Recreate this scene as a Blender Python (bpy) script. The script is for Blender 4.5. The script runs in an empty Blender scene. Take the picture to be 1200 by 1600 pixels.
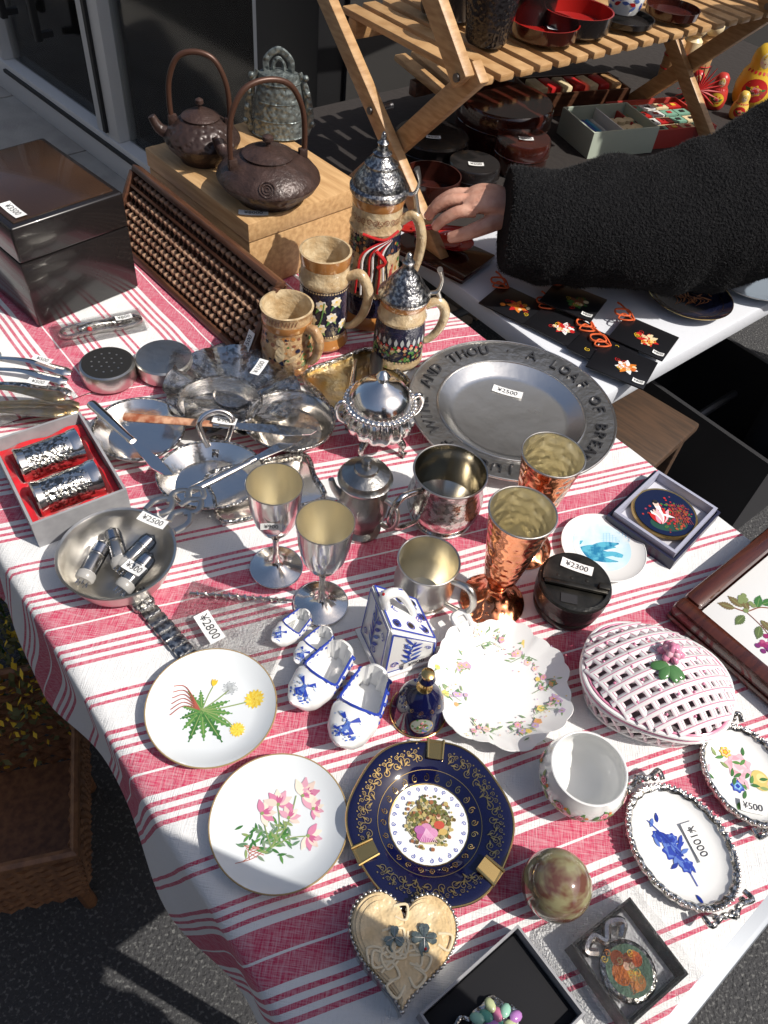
import bpy,bmesh,math,random
from math import sin,cos,pi,radians,hypot,sqrt
from mathutils import Vector,Matrix,noise
random.seed(7)
TZ=.75
E1=Vector((.70711,-.70711,0)); E2=Vector((.70711,.70711,0))
# ------------------------------------------------------------ materials
_mc={}
def mat(name,c=(.5,.5,.5),r=.5,m=0,c2=None,ns=40,nd=4,lo=.35,hi=.65,bump=None,coat=0,sheen=0,rv=0,stretch=None):
    if name in _mc: return _mc[name]
    M=bpy.data.materials.new(name); M.use_nodes=True; nt=M.node_tree; N=nt.nodes; L=nt.links
    b=N['Principled BSDF']
    b.inputs['Base Color'].default_value=(*c,1); b.inputs['Roughness'].default_value=r; b.inputs['Metallic'].default_value=m
    b.inputs['Coat Weight'].default_value=coat; b.inputs['Coat Roughness'].default_value=.04
    if sheen: b.inputs['Sheen Weight'].default_value=sheen; b.inputs['Sheen Roughness'].default_value=.4
    tc=N.new('ShaderNodeTexCoord'); src=tc.outputs['Object']
    if stretch:
        mp=N.new('ShaderNodeMapping'); mp.inputs['Scale'].default_value=stretch; L.new(src,mp.inputs[0]); src=mp.outputs[0]
    if c2 or rv:
        n=N.new('ShaderNodeTexNoise'); n.inputs['Scale'].default_value=ns; n.inputs['Detail'].default_value=nd; L.new(src,n.inputs['Vector'])
        mr=N.new('ShaderNodeMapRange'); mr.inputs['From Min'].default_value=lo; mr.inputs['From Max'].default_value=hi; L.new(n.outputs['Fac'],mr.inputs[0])
        if c2:
            mx=N.new('ShaderNodeMix'); mx.data_type='RGBA'; mx.inputs[6].default_value=(*c,1); mx.inputs[7].default_value=(*c2,1)
            L.new(mr.outputs[0],mx.inputs[0]); L.new(mx.outputs[2],b.inputs['Base Color'])
        if rv:
            m2=N.new('ShaderNodeMapRange'); m2.inputs['To Min'].default_value=r; m2.inputs['To Max'].default_value=r+rv
            L.new(n.outputs['Fac'],m2.inputs[0]); L.new(m2.outputs[0],b.inputs['Roughness'])
    if bump:
        k,sc,dist=bump
        if k=='voronoi':
            t=N.new('ShaderNodeTexVoronoi'); t.feature='SMOOTH_F1'; t.inputs['Scale'].default_value=sc; o=t.outputs['Distance']
        else:
            t=N.new('ShaderNodeTexNoise'); t.inputs['Scale'].default_value=sc; t.inputs['Detail'].default_value=3; o=t.outputs['Fac']
        L.new(src,t.inputs['Vector'])
        bp=N.new('ShaderNodeBump'); bp.inputs['Distance'].default_value=dist; bp.inputs['Strength'].default_value=1
        L.new(o,bp.inputs['Height']); L.new(bp.outputs[0],b.inputs['Normal'])
    _mc[name]=M; return M
def P(c,r=.35): # plain paint / glaze colour
    return mat('glaze_%02x%02x%02x_%d'%(int(c[0]*255),int(c[1]*255),int(c[2]*255),int(r*100)),c,r)
SILVER=mat('polished_silver',(.84,.81,.77),.10,1,bump=('noise',45,.0006),rv=.12,ns=25)
ORN=mat('embossed_silver',(.76,.74,.70),.2,1,c2=(.20,.19,.17),ns=260,lo=.42,hi=.55,bump=('noise',240,.0016))
ENGR=mat('engraved_silver',(.70,.68,.64),.16,1,c2=(.32,.31,.29),ns=120,nd=6,lo=.50,hi=.56,bump=('noise',90,.0009))
PEW=mat('pewter',(.60,.58,.54),.22,1,bump=('noise',90,.0004),rv=.2,ns=40)
PEWD=mat('pewter_dark',(.20,.20,.21),.35,1,bump=('noise',200,.0006))
PEWR=mat('pewter_relief',(.54,.53,.50),.28,1,c2=(.14,.14,.15),ns=200,lo=.4,hi=.55,bump=('noise',180,.0015))
SATIN=mat('satin_pewter_inside',(.80,.75,.62),.42,1,bump=('noise',300,.0001))
COPPER=mat('hammered_copper',(.78,.30,.15),.17,1,bump=('voronoi',110,.0022))
COPIN=mat('hammered_silver_lining',(.82,.77,.62),.34,1,bump=('voronoi',110,.0018))
GOLD=mat('gilding',(.78,.53,.20),.22,1)
BRASS=mat('tarnished_brass',(.66,.48,.20),.3,1,c2=(.60,.52,.36),ns=60,bump=('noise',150,.001))
PORC=mat('porcelain',(.78,.78,.76),.08,0,coat=.4)
PORCG=mat('porcelain_cool',(.72,.75,.76),.1,0,coat=.4)
COBALT=mat('cobalt_glaze',(.004,.005,.034),.07,0,coat=.5)
IRON=mat('cast_iron_brown',(.036,.021,.017),.30,.15,c2=(.062,.035,.028),ns=50,bump=('noise',170,.0014),rv=.15)
IRONR=mat('cast_iron_relief',(.038,.022,.018),.33,.15,bump=('voronoi',120,.003),rv=.1)
BRONZE=mat('grey_green_bronze',(.09,.105,.105),.38,.5,c2=(.22,.25,.24),ns=120,bump=('voronoi',150,.003))
BLKP=mat('black_lacquer',(.012,.010,.010),.18,0,coat=.3,rv=.15,ns=12)
BLK=mat('black_card',(.015,.015,.017),.6)
VELV=mat('black_velvet',(.008,.008,.010),.95)
WOODL=mat('pale_plywood',(.60,.38,.18),.5,c2=(.44,.255,.11),ns=14,stretch=(1,9,9),bump=('noise',60,.0004))
WOODS=mat('beech_slat',(.52,.32,.15),.45,c2=(.38,.21,.085),ns=12,stretch=(3,3,14),bump=('noise',60,.0003))
WOODD=mat('dark_walnut',(.12,.05,.026),.4,c2=(.06,.025,.014),ns=20,stretch=(1,8,8),coat=.2)
MAHOG=mat('mahogany',(.085,.022,.012),.2,c2=(.045,.012,.008),ns=20,stretch=(8,1,8),coat=.5)
BEADM=mat('abacus_bead',(.42,.26,.16),.4,c2=(.22,.12,.075),ns=50)
REDLQ=mat('red_lacquer',(.34,.015,.012),.15,coat=.5)
BRLQ=mat('brown_lacquer',(.06,.012,.007),.14,coat=.5,c2=(.028,.008,.006),ns=15)
REDSAT=mat('red_satin',(.55,.012,.02),.35,sheen=.5,bump=('noise',40,.004))
GREYC=mat('grey_card',(.33,.33,.34),.6,c2=(.27,.27,.28),ns=60)
PAPER=mat('label_paper',(.80,.80,.78),.55)
INK=mat('label_ink',(.03,.03,.035),.6)
SKIN=mat('skin',(.64,.37,.27),.45,c2=(.54,.27,.19),ns=60,bump=('noise',220,.0006))
WOOL=mat('black_wool',(.005,.005,.006),.98,c2=(.011,.011,.012),ns=220,lo=.4,hi=.6,bump=('noise',260,.010))
WOOL.node_tree.nodes['Principled BSDF'].inputs['Specular IOR Level'].default_value=.15
ASPH=mat('asphalt',(.045,.045,.047),.9,c2=(.14,.14,.135),ns=160,nd=2,lo=.55,hi=.68,bump=('noise',150,.006))
CONC=mat('pavement_concrete',(.42,.40,.36),.85,c2=(.33,.31,.28),ns=9,bump=('noise',120,.002))
ALUM=mat('door_aluminium',(.62,.62,.61),.45,.05)
DARK=mat('black_cladding',(.012,.012,.013),.5)
TOPW=mat('white_plastic_top',(.66,.68,.72),.4,bump=('noise',150,.0003))
STEEL=mat('table_leg_steel',(.22,.22,.23),.4,.7)
MARB=mat('agate_handle',(.62,.36,.22),.15,c2=(.30,.09,.04),ns=90,coat=.4)
ONYX=mat('onyx',(.26,.24,.13),.1,c2=(.13,.055,.04),ns=38,nd=3,lo=.45,hi=.6,coat=.6,stretch=(1,1,2.5))
CREAM=mat('pearl_cream',(.68,.49,.25),.28,c2=(.76,.60,.36),ns=45,nd=1,coat=.5,bump=('noise',60,.006))
WICK=mat('wicker',(.28,.13,.055),.5,c2=(.15,.065,.03),ns=80)
STONEW=mat('stoneware_tan',(.34,.18,.08),.25,c2=(.50,.34,.18),ns=70,coat=.4,bump=('noise',110,.003))
CREAMW=mat('stoneware_cream',(.60,.48,.30),.25,c2=(.42,.29,.15),ns=60,coat=.4,bump=('noise',140,.002))
OCHRE=mat('stoneware_ochre',(.42,.18,.05),.2,coat=.5)
NAVYW=mat('stoneware_navy',(.010,.012,.035),.2,coat=.4,bump=('noise',120,.003))
def clear(name,tint=(1,1,1),base=.10,sc=45,dist=.004):
    M=bpy.data.materials.new(name); M.use_nodes=True; nt=M.node_tree; N=nt.nodes; L=nt.links; N.clear()
    o=N.new('ShaderNodeOutputMaterial'); mx=N.new('ShaderNodeMixShader'); t=N.new('ShaderNodeBsdfTransparent'); g=N.new('ShaderNodeBsdfGlossy')
    t.inputs[0].default_value=(*tint,1); g.inputs['Roughness'].default_value=.08
    fr=N.new('ShaderNodeLayerWeight'); fr.inputs[0].default_value=.25
    ad=N.new('ShaderNodeMath'); ad.operation='ADD'; ad.use_clamp=True; ad.inputs[1].default_value=base; L.new(fr.outputs['Fresnel'],ad.inputs[0])
    if dist:
        n=N.new('ShaderNodeTexNoise'); n.inputs['Scale'].default_value=sc; bp=N.new('ShaderNodeBump'); bp.inputs['Distance'].default_value=dist
        L.new(n.outputs['Fac'],bp.inputs['Height']); L.new(bp.outputs[0],g.inputs['Normal']); L.new(bp.outputs[0],fr.inputs['Normal'])
    L.new(ad.outputs[0],mx.inputs[0]); L.new(t.outputs[0],mx.inputs[1]); L.new(g.outputs[0],mx.inputs[2]); L.new(mx.outputs[0],o.inputs[0])
    return M
CLEAR=clear('clear_plastic',base=.05); GLASS=clear('window_glass',(.86,.88,.87),.02,1,0); VGL=clear('valve_glass',(.9,.9,.9),.2,1,0)
def clothmat(name,nx,ny,off,per):
    M=bpy.data.materials.new(name); M.use_nodes=True; nt=M.node_tree; N=nt.nodes; L=nt.links; b=N['Principled BSDF']
    uv=N.new('ShaderNodeUVMap'); sp=N.new('ShaderNodeSeparateXYZ'); L.new(uv.outputs[0],sp.inputs[0])
    def m(op,a,bb=None):
        n=N.new('ShaderNodeMath'); n.operation=op
        for i,q in enumerate((a,bb)):
            if q is None: continue
            if isinstance(q,(int,float)): n.inputs[i].default_value=q
            else: L.new(q,n.inputs[i])
        return n.outputs[0]
    wob=N.new('ShaderNodeTexNoise'); wob.inputs['Scale'].default_value=5; L.new(uv.outputs[0],wob.inputs['Vector'])
    d=m('ADD',m('MULTIPLY',sp.outputs[0],nx),m('MULTIPLY',sp.outputs[1],ny))
    d=m('ADD',d,m('MULTIPLY',wob.outputs['Fac'],.012))
    fr=m('FRACT',m('DIVIDE',m('SUBTRACT',d,off),per))
    cr=N.new('ShaderNodeValToRGB'); cr.color_ramp.interpolation='CONSTANT'; L.new(fr,cr.inputs[0])
    st=[0,.022,.05,.072,.10,.122,.16,.27,.282,.40,.435,.457,.485,.507,.535,.557,.72,.742,.77,.792]
    els=cr.color_ramp.elements
    els[0].position=0; els[0].color=(1,1,1,1); els[1].position=.022; els[1].color=(0,0,0,1)
    for i,p in enumerate(st[2:]):
        e=els.new(p); v=1 if i%2==0 else 0; e.color=(v,v,v,1)
    def thr(sx,sy,sc):
        mp=N.new('ShaderNodeMapping'); mp.inputs['Scale'].default_value=(sx,sy,1); L.new(uv.outputs[0],mp.inputs[0])
        mp.inputs['Rotation'].default_value=(0,0,-math.atan2(-nx,ny))
        n=N.new('ShaderNodeTexNoise'); n.inputs['Scale'].default_value=sc; n.inputs['Detail'].default_value=1; L.new(mp.outputs[0],n.inputs['Vector']); return n.outputs['Fac']
    a=thr(60,900,1); c=thr(900,60,1)
    w=m('MULTIPLY',a,c)
    mr=N.new('ShaderNodeMapRange'); mr.inputs['From Min'].default_value=.12; mr.inputs['From Max'].default_value=.36; mr.inputs['To Min'].default_value=.62; mr.inputs['To Max'].default_value=1.0; L.new(w,mr.inputs[0])
    fac=m('MULTIPLY',cr.outputs[0],mr.outputs[0])
    mx=N.new('ShaderNodeMix'); mx.data_type='RGBA'; mx.inputs[6].default_value=(.74,.74,.73,1); mx.inputs[7].default_value=(.52,.035,.10,1)
    L.new(fac,mx.inputs[0]); L.new(mx.outputs[2],b.inputs['Base Color']); b.inputs['Roughness'].default_value=.85
    cw=N.new('ShaderNodeTexNoise'); cw.inputs['Scale'].default_value=11; cw.inputs['Detail'].default_value=3; L.new(uv.outputs[0],cw.inputs['Vector'])
    hh=m('ADD',w,m('MULTIPLY',cw.outputs['Fac'],5.0))
    bp=N.new('ShaderNodeBump'); bp.inputs['Distance'].default_value=.0014; L.new(hh,bp.inputs['Height']); L.new(bp.outputs[0],b.inputs['Normal'])
    return M
# ------------------------------------------------------------ mesh builder
def T(x=0,y=0,z=0,rx=0,ry=0,rz=0,s=(1,1,1)):
    if isinstance(s,(int,float)): s=(s,s,s)
    return Matrix.Translation((x,y,z))@Matrix.Rotation(radians(rz),4,'Z')@Matrix.Rotation(radians(ry),4,'Y')@Matrix.Rotation(radians(rx),4,'X')@Matrix.Diagonal((*s,1))
class B:
    def __init__(s,name,x=0,y=0,z=0,rz=8,ground=False,rx=0,ry=0):
        s.name=name; s.v=[]; s.f=[]; s.m=[]; s.mats=[]; s.M=T(x,y,z+(0 if ground else TZ),rx,ry,rz)
    def add(s,vf,mt,M=None):
        if mt not in s.mats: s.mats.append(mt)
        k=s.mats.index(mt); o=len(s.v)
        s.v+= [ (M@Vector(p))[:] for p in vf[0]] if M else [tuple(p) for p in vf[0]]
        s.f+= [[i+o for i in f] for f in vf[1]]; s.m+=[k]*len(vf[1]); return s
    def done(s,parent=None,angle=38):
        me=bpy.data.meshes.new(s.name); me.from_pydata(s.v,[],s.f)
        for q in s.mats: me.materials.append(q)
        me.polygons.foreach_set('material_index',s.m); me.polygons.foreach_set('use_smooth',[True]*len(s.f))
        me.set_sharp_from_angle(angle=radians(angle)); me.update()
        ob=bpy.data.objects.new(s.name,me); bpy.context.collection.objects.link(ob); ob.matrix_world=s.M
        if parent: ob.parent=parent
        return ob
def lathe(prof,n=48,mod=None):
    v=[];f=[];idx=[]
    for r,z in prof:
        if r<1e-6: idx.append([len(v)]*n); v.append((0,0,z))
        else:
            idx.append(list(range(len(v),len(v)+n)))
            for i in range(n):
                a=2*pi*i/n; rr,zz=(r,z) if not mod else mod(a,r,z); v.append((rr*cos(a),rr*sin(a),zz))
    for k in range(len(prof)-1):
        for i in range(n):
            j=(i+1)%n; q=[idx[k][i],idx[k][j],idx[k+1][j],idx[k+1][i]]; u=[]
            for t in q:
                if t not in u: u.append(t)
            if len(u)>2: f.append(u)
    return v,f
def box(sx,sy,sz,bv=0,seg=2):
    bm=bmesh.new(); bmesh.ops.create_cube(bm,size=1)
    for q in bm.verts: q.co=Vector((q.co.x*sx,q.co.y*sy,(q.co.z+.5)*sz))
    if bv: bmesh.ops.bevel(bm,geom=bm.edges[:],offset=bv,segments=seg,affect='EDGES',profile=.5)
    bm.verts.index_update(); r=([q.co[:] for q in bm.verts],[[w.index for w in f.verts] for f in bm.faces]); bm.free(); return r
def extr(out,z0,z1):
    n=len(out); v=[(x,y,z0) for x,y in out]+[(x,y,z1) for x,y in out]
    return v,[list(range(n-1,-1,-1)),list(range(n,2*n))]+[[i,(i+1)%n,n+(i+1)%n,n+i] for i in range(n)]
def smooth(pts,k=5,closed=False):
    p=[Vector(q) for q in pts]; n=len(p); out=[]
    rng=range(n) if closed else range(n-1)
    for i in rng:
        a=p[(i-1)%n] if closed or i>0 else p[0]; b=p[i]; c=p[(i+1)%n]; d=p[(i+2)%n] if closed or i+2<n else p[-1]
        for j in range(k):
            t=j/k; out.append(.5*((2*b)+(c-a)*t+(2*a-5*b+4*c-d)*t*t+(3*b-a-3*c+d)*t**3))
    if not closed: out.append(p[-1])
    return out
def tube(pts,rad,n=8,closed=False,sm=0,flat=1,cap=True):
    if sm:
        if not isinstance(rad,(int,float)):
            rr=[]; m=len(rad)
            for i in range(m-1): rr+= [rad[i]+(rad[i+1]-rad[i])*j/sm for j in range(sm)]
            rad=rr+[rad[-1]]
        pts=smooth(pts,sm,closed)
    pts=[Vector(p) for p in pts]; N=len(pts); v=[];f=[]
    if isinstance(rad,(int,float)): rad=[rad]*N
    up=None
    for i in range(N):
        a=pts[(i-1)%N] if closed or i>0 else pts[0]; c=pts[(i+1)%N] if closed or i<N-1 else pts[-1]
        t=(c-a).normalized()
        if up is None: up=Vector((0,0,1)) if abs(t.z)<.8 else Vector((0,1,0))
        x=t.cross(up); 
        if x.length<1e-5: x=t.orthogonal()
        x.normalize(); y=x.cross(t).normalized(); up=y
        for k in range(n):
            an=2*pi*k/n; v.append((pts[i]+x*cos(an)*rad[i]+y*sin(an)*rad[i]*flat)[:])
    for i in range(N if closed else N-1):
        for k in range(n):
            j=(i+1)%N; f.append([i*n+k,i*n+(k+1)%n,j*n+(k+1)%n,j*n+k])
    if not closed and cap: f.append(list(range(n-1,-1,-1))); f.append([(N-1)*n+k for k in range(n)])
    return v,f
def ball(r,n=16,m=8): return lathe([(r*sin(pi*i/m),-r*cos(pi*i/m)) for i in range(m+1)],n)
def ring(R,r,n=48,m=8,sx=1,sy=1,z=0): return tube([(R*sx*cos(2*pi*i/n),R*sy*sin(2*pi*i/n),z) for i in range(n)],r,m,True)
_tc={}
def text(s,size=1,ext=0):
    if (s,ext) not in _tc:
        cu=bpy.data.curves.new('t','FONT'); cu.body=s; cu.align_x='CENTER'; cu.align_y='CENTER'; cu.size=1; cu.extrude=ext; cu.resolution_u=3
        ob=bpy.data.objects.new('t',cu); bpy.context.collection.objects.link(ob); dg=bpy.context.evaluated_depsgraph_get(); dg.update()
        me=bpy.data.meshes.new_from_object(ob.evaluated_get(dg)); _tc[(s,ext)]=([q.co[:] for q in me.vertices],[list(p.vertices) for p in me.polygons])
        bpy.data.objects.remove(ob); bpy.data.meshes.remove(me)
    v,f=_tc[(s,ext)]; return [(a*size,b*size,c*size) for a,b,c in v],f
def label(b,s,M,w=.026,h=.011):
    n=6; v=[];f=[]
    for i in range(n+1):
        x=-w/2+w*i/n; z=.0006+.0012*(abs(i/n-.5)*2)**2
        v+=[(x,-h/2,z),(x,h/2,z)]
    for i in range(n): f.append([2*i,2*i+2,2*i+3,2*i+1])
    b.add((v,f),PAPER,M)
    tv,tf=text(s,h*.78)
    wid=max(p[0] for p in tv)-min(p[0] for p in tv); k=min(1,.82*w/wid)
    tv=[(x*k,y,.0011+.0012*(abs(x*k)/w*2)**2) for x,y,z in tv]; b.add((tv,tf),INK,M)
def interp(pts,x):
    if x<=pts[0][0]: return pts[0][1]
    for (a,b),(c,d) in zip(pts,pts[1:]):
        if x<=c: return b+(d-b)*(x-a)/(c-a+1e-12)
    return pts[-1][1]
class Paint:
    def __init__(s,b,F,k=1,ox=0,oy=0,rot=0): s.b=b;s.F=F;s.e=.0004;s.k=k;s.o=(ox,oy);s.r=radians(rot)
    def q(s,x,y):
        x*=s.k;y*=s.k; X=x*cos(s.r)-y*sin(s.r)+s.o[0]; Y=x*sin(s.r)+y*cos(s.r)+s.o[1]; return s.F(X,Y,s.e)
    def strip(s,pts,ws,m):
        v=[];f=[];n=len(pts)
        for i in range(n):
            a=pts[max(0,i-1)]; c=pts[min(n-1,i+1)]; dx,dy=c[0]-a[0],c[1]-a[1]; l=hypot(dx,dy) or 1; w=ws[i]/2
            nx,ny=-dy/l*w,dx/l*w
            v+=[s.q(pts[i][0]+nx,pts[i][1]+ny)[:],s.q(pts[i][0],pts[i][1])[:],s.q(pts[i][0]-nx,pts[i][1]-ny)[:]]
        for i in range(n-1):
            for k in (0,1): f.append([3*i+k,3*i+k+1,3*i+k+4,3*i+k+3])
        s.b.add((v,f),m); s.e+=4e-6
    def stroke(s,pts,w,m,taper=False):
        p=[(q.x,q.y) for q in smooth([(a,b,0) for a,b in pts],6)]; n=len(p)
        s.strip(p,[w*(sin(pi*(i+.3)/n) if taper else 1) for i in range(n)],m)
    def petal(s,x,y,a,l,w,m,ser=0):
        a=radians(a); n=14 if ser else 7; p=[];ws=[]
        for i in range(n+1):
            t=i/n; p.append((x+l*t*cos(a),y+l*t*sin(a))); ws.append(w*(sin(pi*min(.97,t+.04))**.75)*(1-ser*(i%2)))
        s.strip(p,ws,m)
    def dot(s,x,y,r,m,n=12,sy=1):
        v=[s.q(x,y)[:]]+[s.q(x+r*cos(2*pi*i/n),y+sy*r*sin(2*pi*i/n))[:] for i in range(n)]
        s.b.add((v,[[0,1+i,1+(i+1)%n] for i in range(n)]),m); s.e+=4e-6
    def disc(s,x,y,r,m,n=32,rings=5):
        v=[s.q(x,y)[:]];f=[]
        for k in range(1,rings+1):
            for i in range(n): v.append(s.q(x+r*k/rings*cos(2*pi*i/n),y+r*k/rings*sin(2*pi*i/n))[:])
        for i in range(n):
            f.append([0,1+i,1+(i+1)%n])
            for k in range(rings-1): f.append([1+k*n+i,1+(k+1)*n+i,1+(k+1)*n+(i+1)%n,1+k*n+(i+1)%n])
        s.b.add((v,f),m); s.e+=4e-6
    def ringp(s,x,y,r,w,m,n=64): s.strip([(x+r*cos(2*pi*i/n),y+r*sin(2*pi*i/n)) for i in range(n+1)],[w]*(n+1),m)
    def flower(s,x,y,r,n,m,mc,m2=None,a0=0):
        for i in range(n): s.petal(x,y,a0+360*i/n,r,r*1.9*sin(pi/n)+r*.12,m if not m2 or i%2 else m2)
        s.dot(x,y,r*.24,mc)
    def rose(s,x,y,r,ms):
        for k in range(4):
            n=7-k
            for i in range(n): s.petal(x,y,360*i/n+k*23,r*(1-k*.22),r*(.85-.15*k),ms[k%len(ms)])
    def curl(s,x,y,r,a,d,m,w,turn=1.4):
        a=radians(a); n=16; p=[]
        for i in range(n+1):
            t=i/n; rr=r*(1-t*.85); th=a+d*2*pi*turn*t; p.append((x+rr*cos(th),y+rr*sin(th)))
        s.strip(p,[w*(1.2-.6*i/n) for i in range(n+1)],m)
def flatF(top): return lambda x,y,e: Vector((x,y,interp(top,hypot(x,y))+e))
def cylF(rz,a0=-pi/2,R0=None):
    return lambda x,y,e:(lambda R,a:Vector((R*cos(a),R*sin(a),y)))(interp(rz,y)+e,a0+x/(R0 or interp(rz,y)))
GR=P((.05,.16,.04)); GR2=P((.10,.25,.06)); GR3=P((.25,.33,.12)); YEL=P((.75,.50,.04)); PNK=P((.70,.22,.30)); PNK2=P((.78,.45,.50)); RED=P((.50,.02,.02)); ORG=P((.65,.2,.03))
BLU=P((.02,.05,.36)); BLU2=P((.10,.18,.5)); BRN=P((.22,.08,.04)); WHT=P((.8,.8,.78)); CRM=P((.75,.62,.38)); PURP=P((.25,.06,.30)); BLKI=P((.02,.02,.02)); LBL=P((.25,.5,.7)); TEAL=P((.03,.25,.42)); GREYI=P((.4,.42,.42))
def openbox(b,sx,sy,h,t,mo,mi,M=None):
    M=M or Matrix()
    b.add(box(sx,sy,t),mo,M)
    for sg in (-1,1):
        b.add(box(sx,t,h-t),mo,M@T(0,sg*(sy/2-t/2),t)); b.add(box(t,sy-2*t,h-t),mo,M@T(sg*(sx/2-t/2),0,t))
    b.add(box(sx-2*t-.001,sy-2*t-.001,.001),mi,M@T(0,0,t+.0005))
# ============================================================ SETTING
g=B('ground',0,0,0,0,True); S=60
g.add(([(-S,-S,0),(S,-S,0),(S,S,0),(-S,S,0)],[[0,1,2,3]]),ASPH); g.done()
pv=B('pavement',-.42,2.18,0,-40.5,True)
for i in range(12):
    for j in range(2): pv.add(box(.592,.492,.006,.002),CONC,T(-6.9+.6*i+.3*j,-.28-.5*j,.0))
pv.done()
# shop entrance with glass doors
root=bpy.data.objects.new('shop_building',None); bpy.context.collection.objects.link(root)
def part(name,fn,x,y,z,rz,ground=True,parent=root):
    b=B(name,x,y,z,rz,ground); fn(b); return b.done(parent)
def _fr(b):
    b.add(box(5,.09,.13,.004),ALUM,T(-2.5,0,.004)); b.add(box(5,.09,.14,.004),ALUM,T(-2.5,0,2.1))
    for x,w in ((-.06,.06),(-1.0,.15),(-1.85,.06),(-2.7,.13),(-3.6,.06)): b.add(box(w,.075,1.966,.004),ALUM,T(x,0,.134))
    b.add(box(.02,.012,1.9),DARK,T(-1.0,-.044,.15)); b.add(box(1.6,.012,.012),DARK,T(-.2-.8,-.051,.10))
    b.add(box(.025,.025,1.3,.004),DARK,T(-1.35,-.07,.35)); b.add(box(.025,.025,1.3,.004),DARK,T(-1.62,-.07,.35))
    for z in (.36,1.62): b.add(box(.02,.06,.02),DARK,T(-1.35,-.045,z)); b.add(box(.02,.06,.02),DARK,T(-1.62,-.045,z))
part('door_frames',_fr,-.42,2.18,0,-40.5)
part('door_glass',lambda b:b.add(box(4.9,.006,1.966),GLASS,T(-2.47,.01,.134)),-.42,2.18,0,-40.5)
PLK=mat('deck_plank',(.40,.30,.21),.6,c2=(.28,.20,.14),ns=6,stretch=(1,8,1))
def _fl(b):
    for i in range(22): b.add(box(6,.128,.02,.003),PLK,T(-2.5,.16+i*.145,.004))
    b.add(box(6,.1,1.6),mat('interior_wall',(.25,.23,.20),.8),T(-2.5,3.5,0))
part('interior_floor',_fl,-.42,2.18,0,-40.5)
part('pillar',lambda b:b.add(box(.24,.2,2.3,.006),DARK,T(.10,.02,0)),-.42,2.18,0,-40.5)
part('recess_shade_wall',lambda b:b.add(box(4,.1,3.2),mat('recess_shade_grey',(.035,.033,.031),.7),T(2.0,.05,0)),-.24,2.03,0,32)  # near-black stands in for recess shade; tall for grey reflections in the plate
def unseen_building(name,x,y,rz,w,h,c):
    b=B(name,x,y,0,rz,True); m=mat(name+'_render',c,.8,c2=tuple(q*.7 for q in c),ns=2); b.add(box(w,4,h,.02),m); b.add(box(w+.3,4.3,.3,.02),CONC,T(0,0,h))
    n=int(w/2)
    for j in range(int(h/3)):
        for i in range(n):
            X=-w/2+1+i*2; b.add(box(1.3,.10,1.7),ALUM,T(X,2.0,.7+j*3)); b.add(box(1.15,.04,1.55),BLKP,T(X,2.06,.775+j*3)); b.add(box(1.4,.22,.08),CONC,T(X,2.08,.6+j*3))
    b.done()
unseen_building('unseen_brick_building',-2,-13,0,22,7,(.24,.13,.09)); unseen_building('unseen_concrete_building',19,-2,90,22,8,(.32,.31,.28)); unseen_building('unseen_concrete_building',-17,-3,-90,20,8,(.30,.28,.26))  # unseen buildings, added only for dark reflections in the metalware
# tables
def frame(s1,s2): return Vector(E1*s1+E2*s2)
def table(name,a0,a1,b0,b1,topm,th=.035,z=0):
    c=frame((a0+a1)/2,(b0+b1)/2); b=B(name,c.x,c.y,z,-45); L=a1-a0; W=b1-b0
    b.add(box(L,W,th,.006),topm,T(0,0,-th-.001))
    for i in (-1,1):
        x=i*(L/2-.16)
        for j in (-1,1): b.add(tube([(x,j*(W/2-.06),-th-.001),(x,j*(W/2-.06),-.745)],.014,10),STEEL)
        b.add(tube([(x,-W/2+.06,-.6),(x,W/2-.06,-.6)],.012,8),STEEL)
    b.add(tube([(-L/2+.16,0,-.09),(L/2-.16,0,-.09)],.012,8),STEEL); b.done()
table('folding_table',-1.265,.128,.046,.80,mat('grey_table_top',(.22,.24,.27),.4,.2))
table('white_table',-1.45,-.433,.865,2.5,TOPW)
c_=frame(-1.155,1.70); b=B('shelf_shade_sheet',c_.x,c_.y,.0015,-45); b.add(box(.585,1.59,.002),mat('shelf_shade_black',(.025,.020,.018),.9,bump=('noise',60,.002))); b.done()  # sheet added to darken the table's rear, standing for shade under the shelf
def cloth(name,mt,s0,s1,v0,v1,dz,seed,enddrop=False):
    nu=int((s1-s0)/.012); nv=int((v1-v0)/.012); vs=[];uv=[];f=[]
    for i in range(nu+1):
        for j in range(nv+1):
            a=s0+(s1-s0)*i/nu; v=v0+(v1-v0)*j/nv; n=noise.noise(Vector((a*3+seed,v*3,seed))); n2=noise.noise(Vector((a*14,v*9,seed+5)))
            z=dz+.0024*max(0,n2)+.0008*n; s2=v; aa=a
            if v<.046:
                d=.046-v; s2=.046-.045*d-.012*sin(a*19+n*4)*min(1,d*6)-.004; z=-d*.98+.002+dz
                if d<.012: s2=.046-d*.5; z=dz-d*.35
            if enddrop and a<-1.265: z-=(-1.265-a)*.97; aa=-1.265-(-1.265-a)*.15-.003
            p=frame(aa,s2); vs.append((p.x,p.y,z)); q=frame(a,v); uv.append((q.x,q.y))
    for i in range(nu):
        for j in range(nv): k=i*(nv+1)+j; f.append([k,k+nv+1,k+nv+2,k+1])
    b=B(name,0,0,0,0); b.add((vs,f),mt); ob=b.done(angle=80); me=ob.data; l=me.uv_layers.new(name='UVMap')
    for lp in me.loops: l.data[lp.index].uv=uv[lp.vertex_index]
CL1=clothmat('striped_cloth_red',-.438,.899,.147-.058,.183)
CL2=clothmat('striped_cloth_red_long',.707,.707,.02,.183)
cloth('striped_tablecloth',CL1,-1.0,.112,-.21,.797,.003,1.3)
cloth('striped_tablecloth',CL2,-1.40,-.83,-.20,.795,.007,4.1,True)
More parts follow.
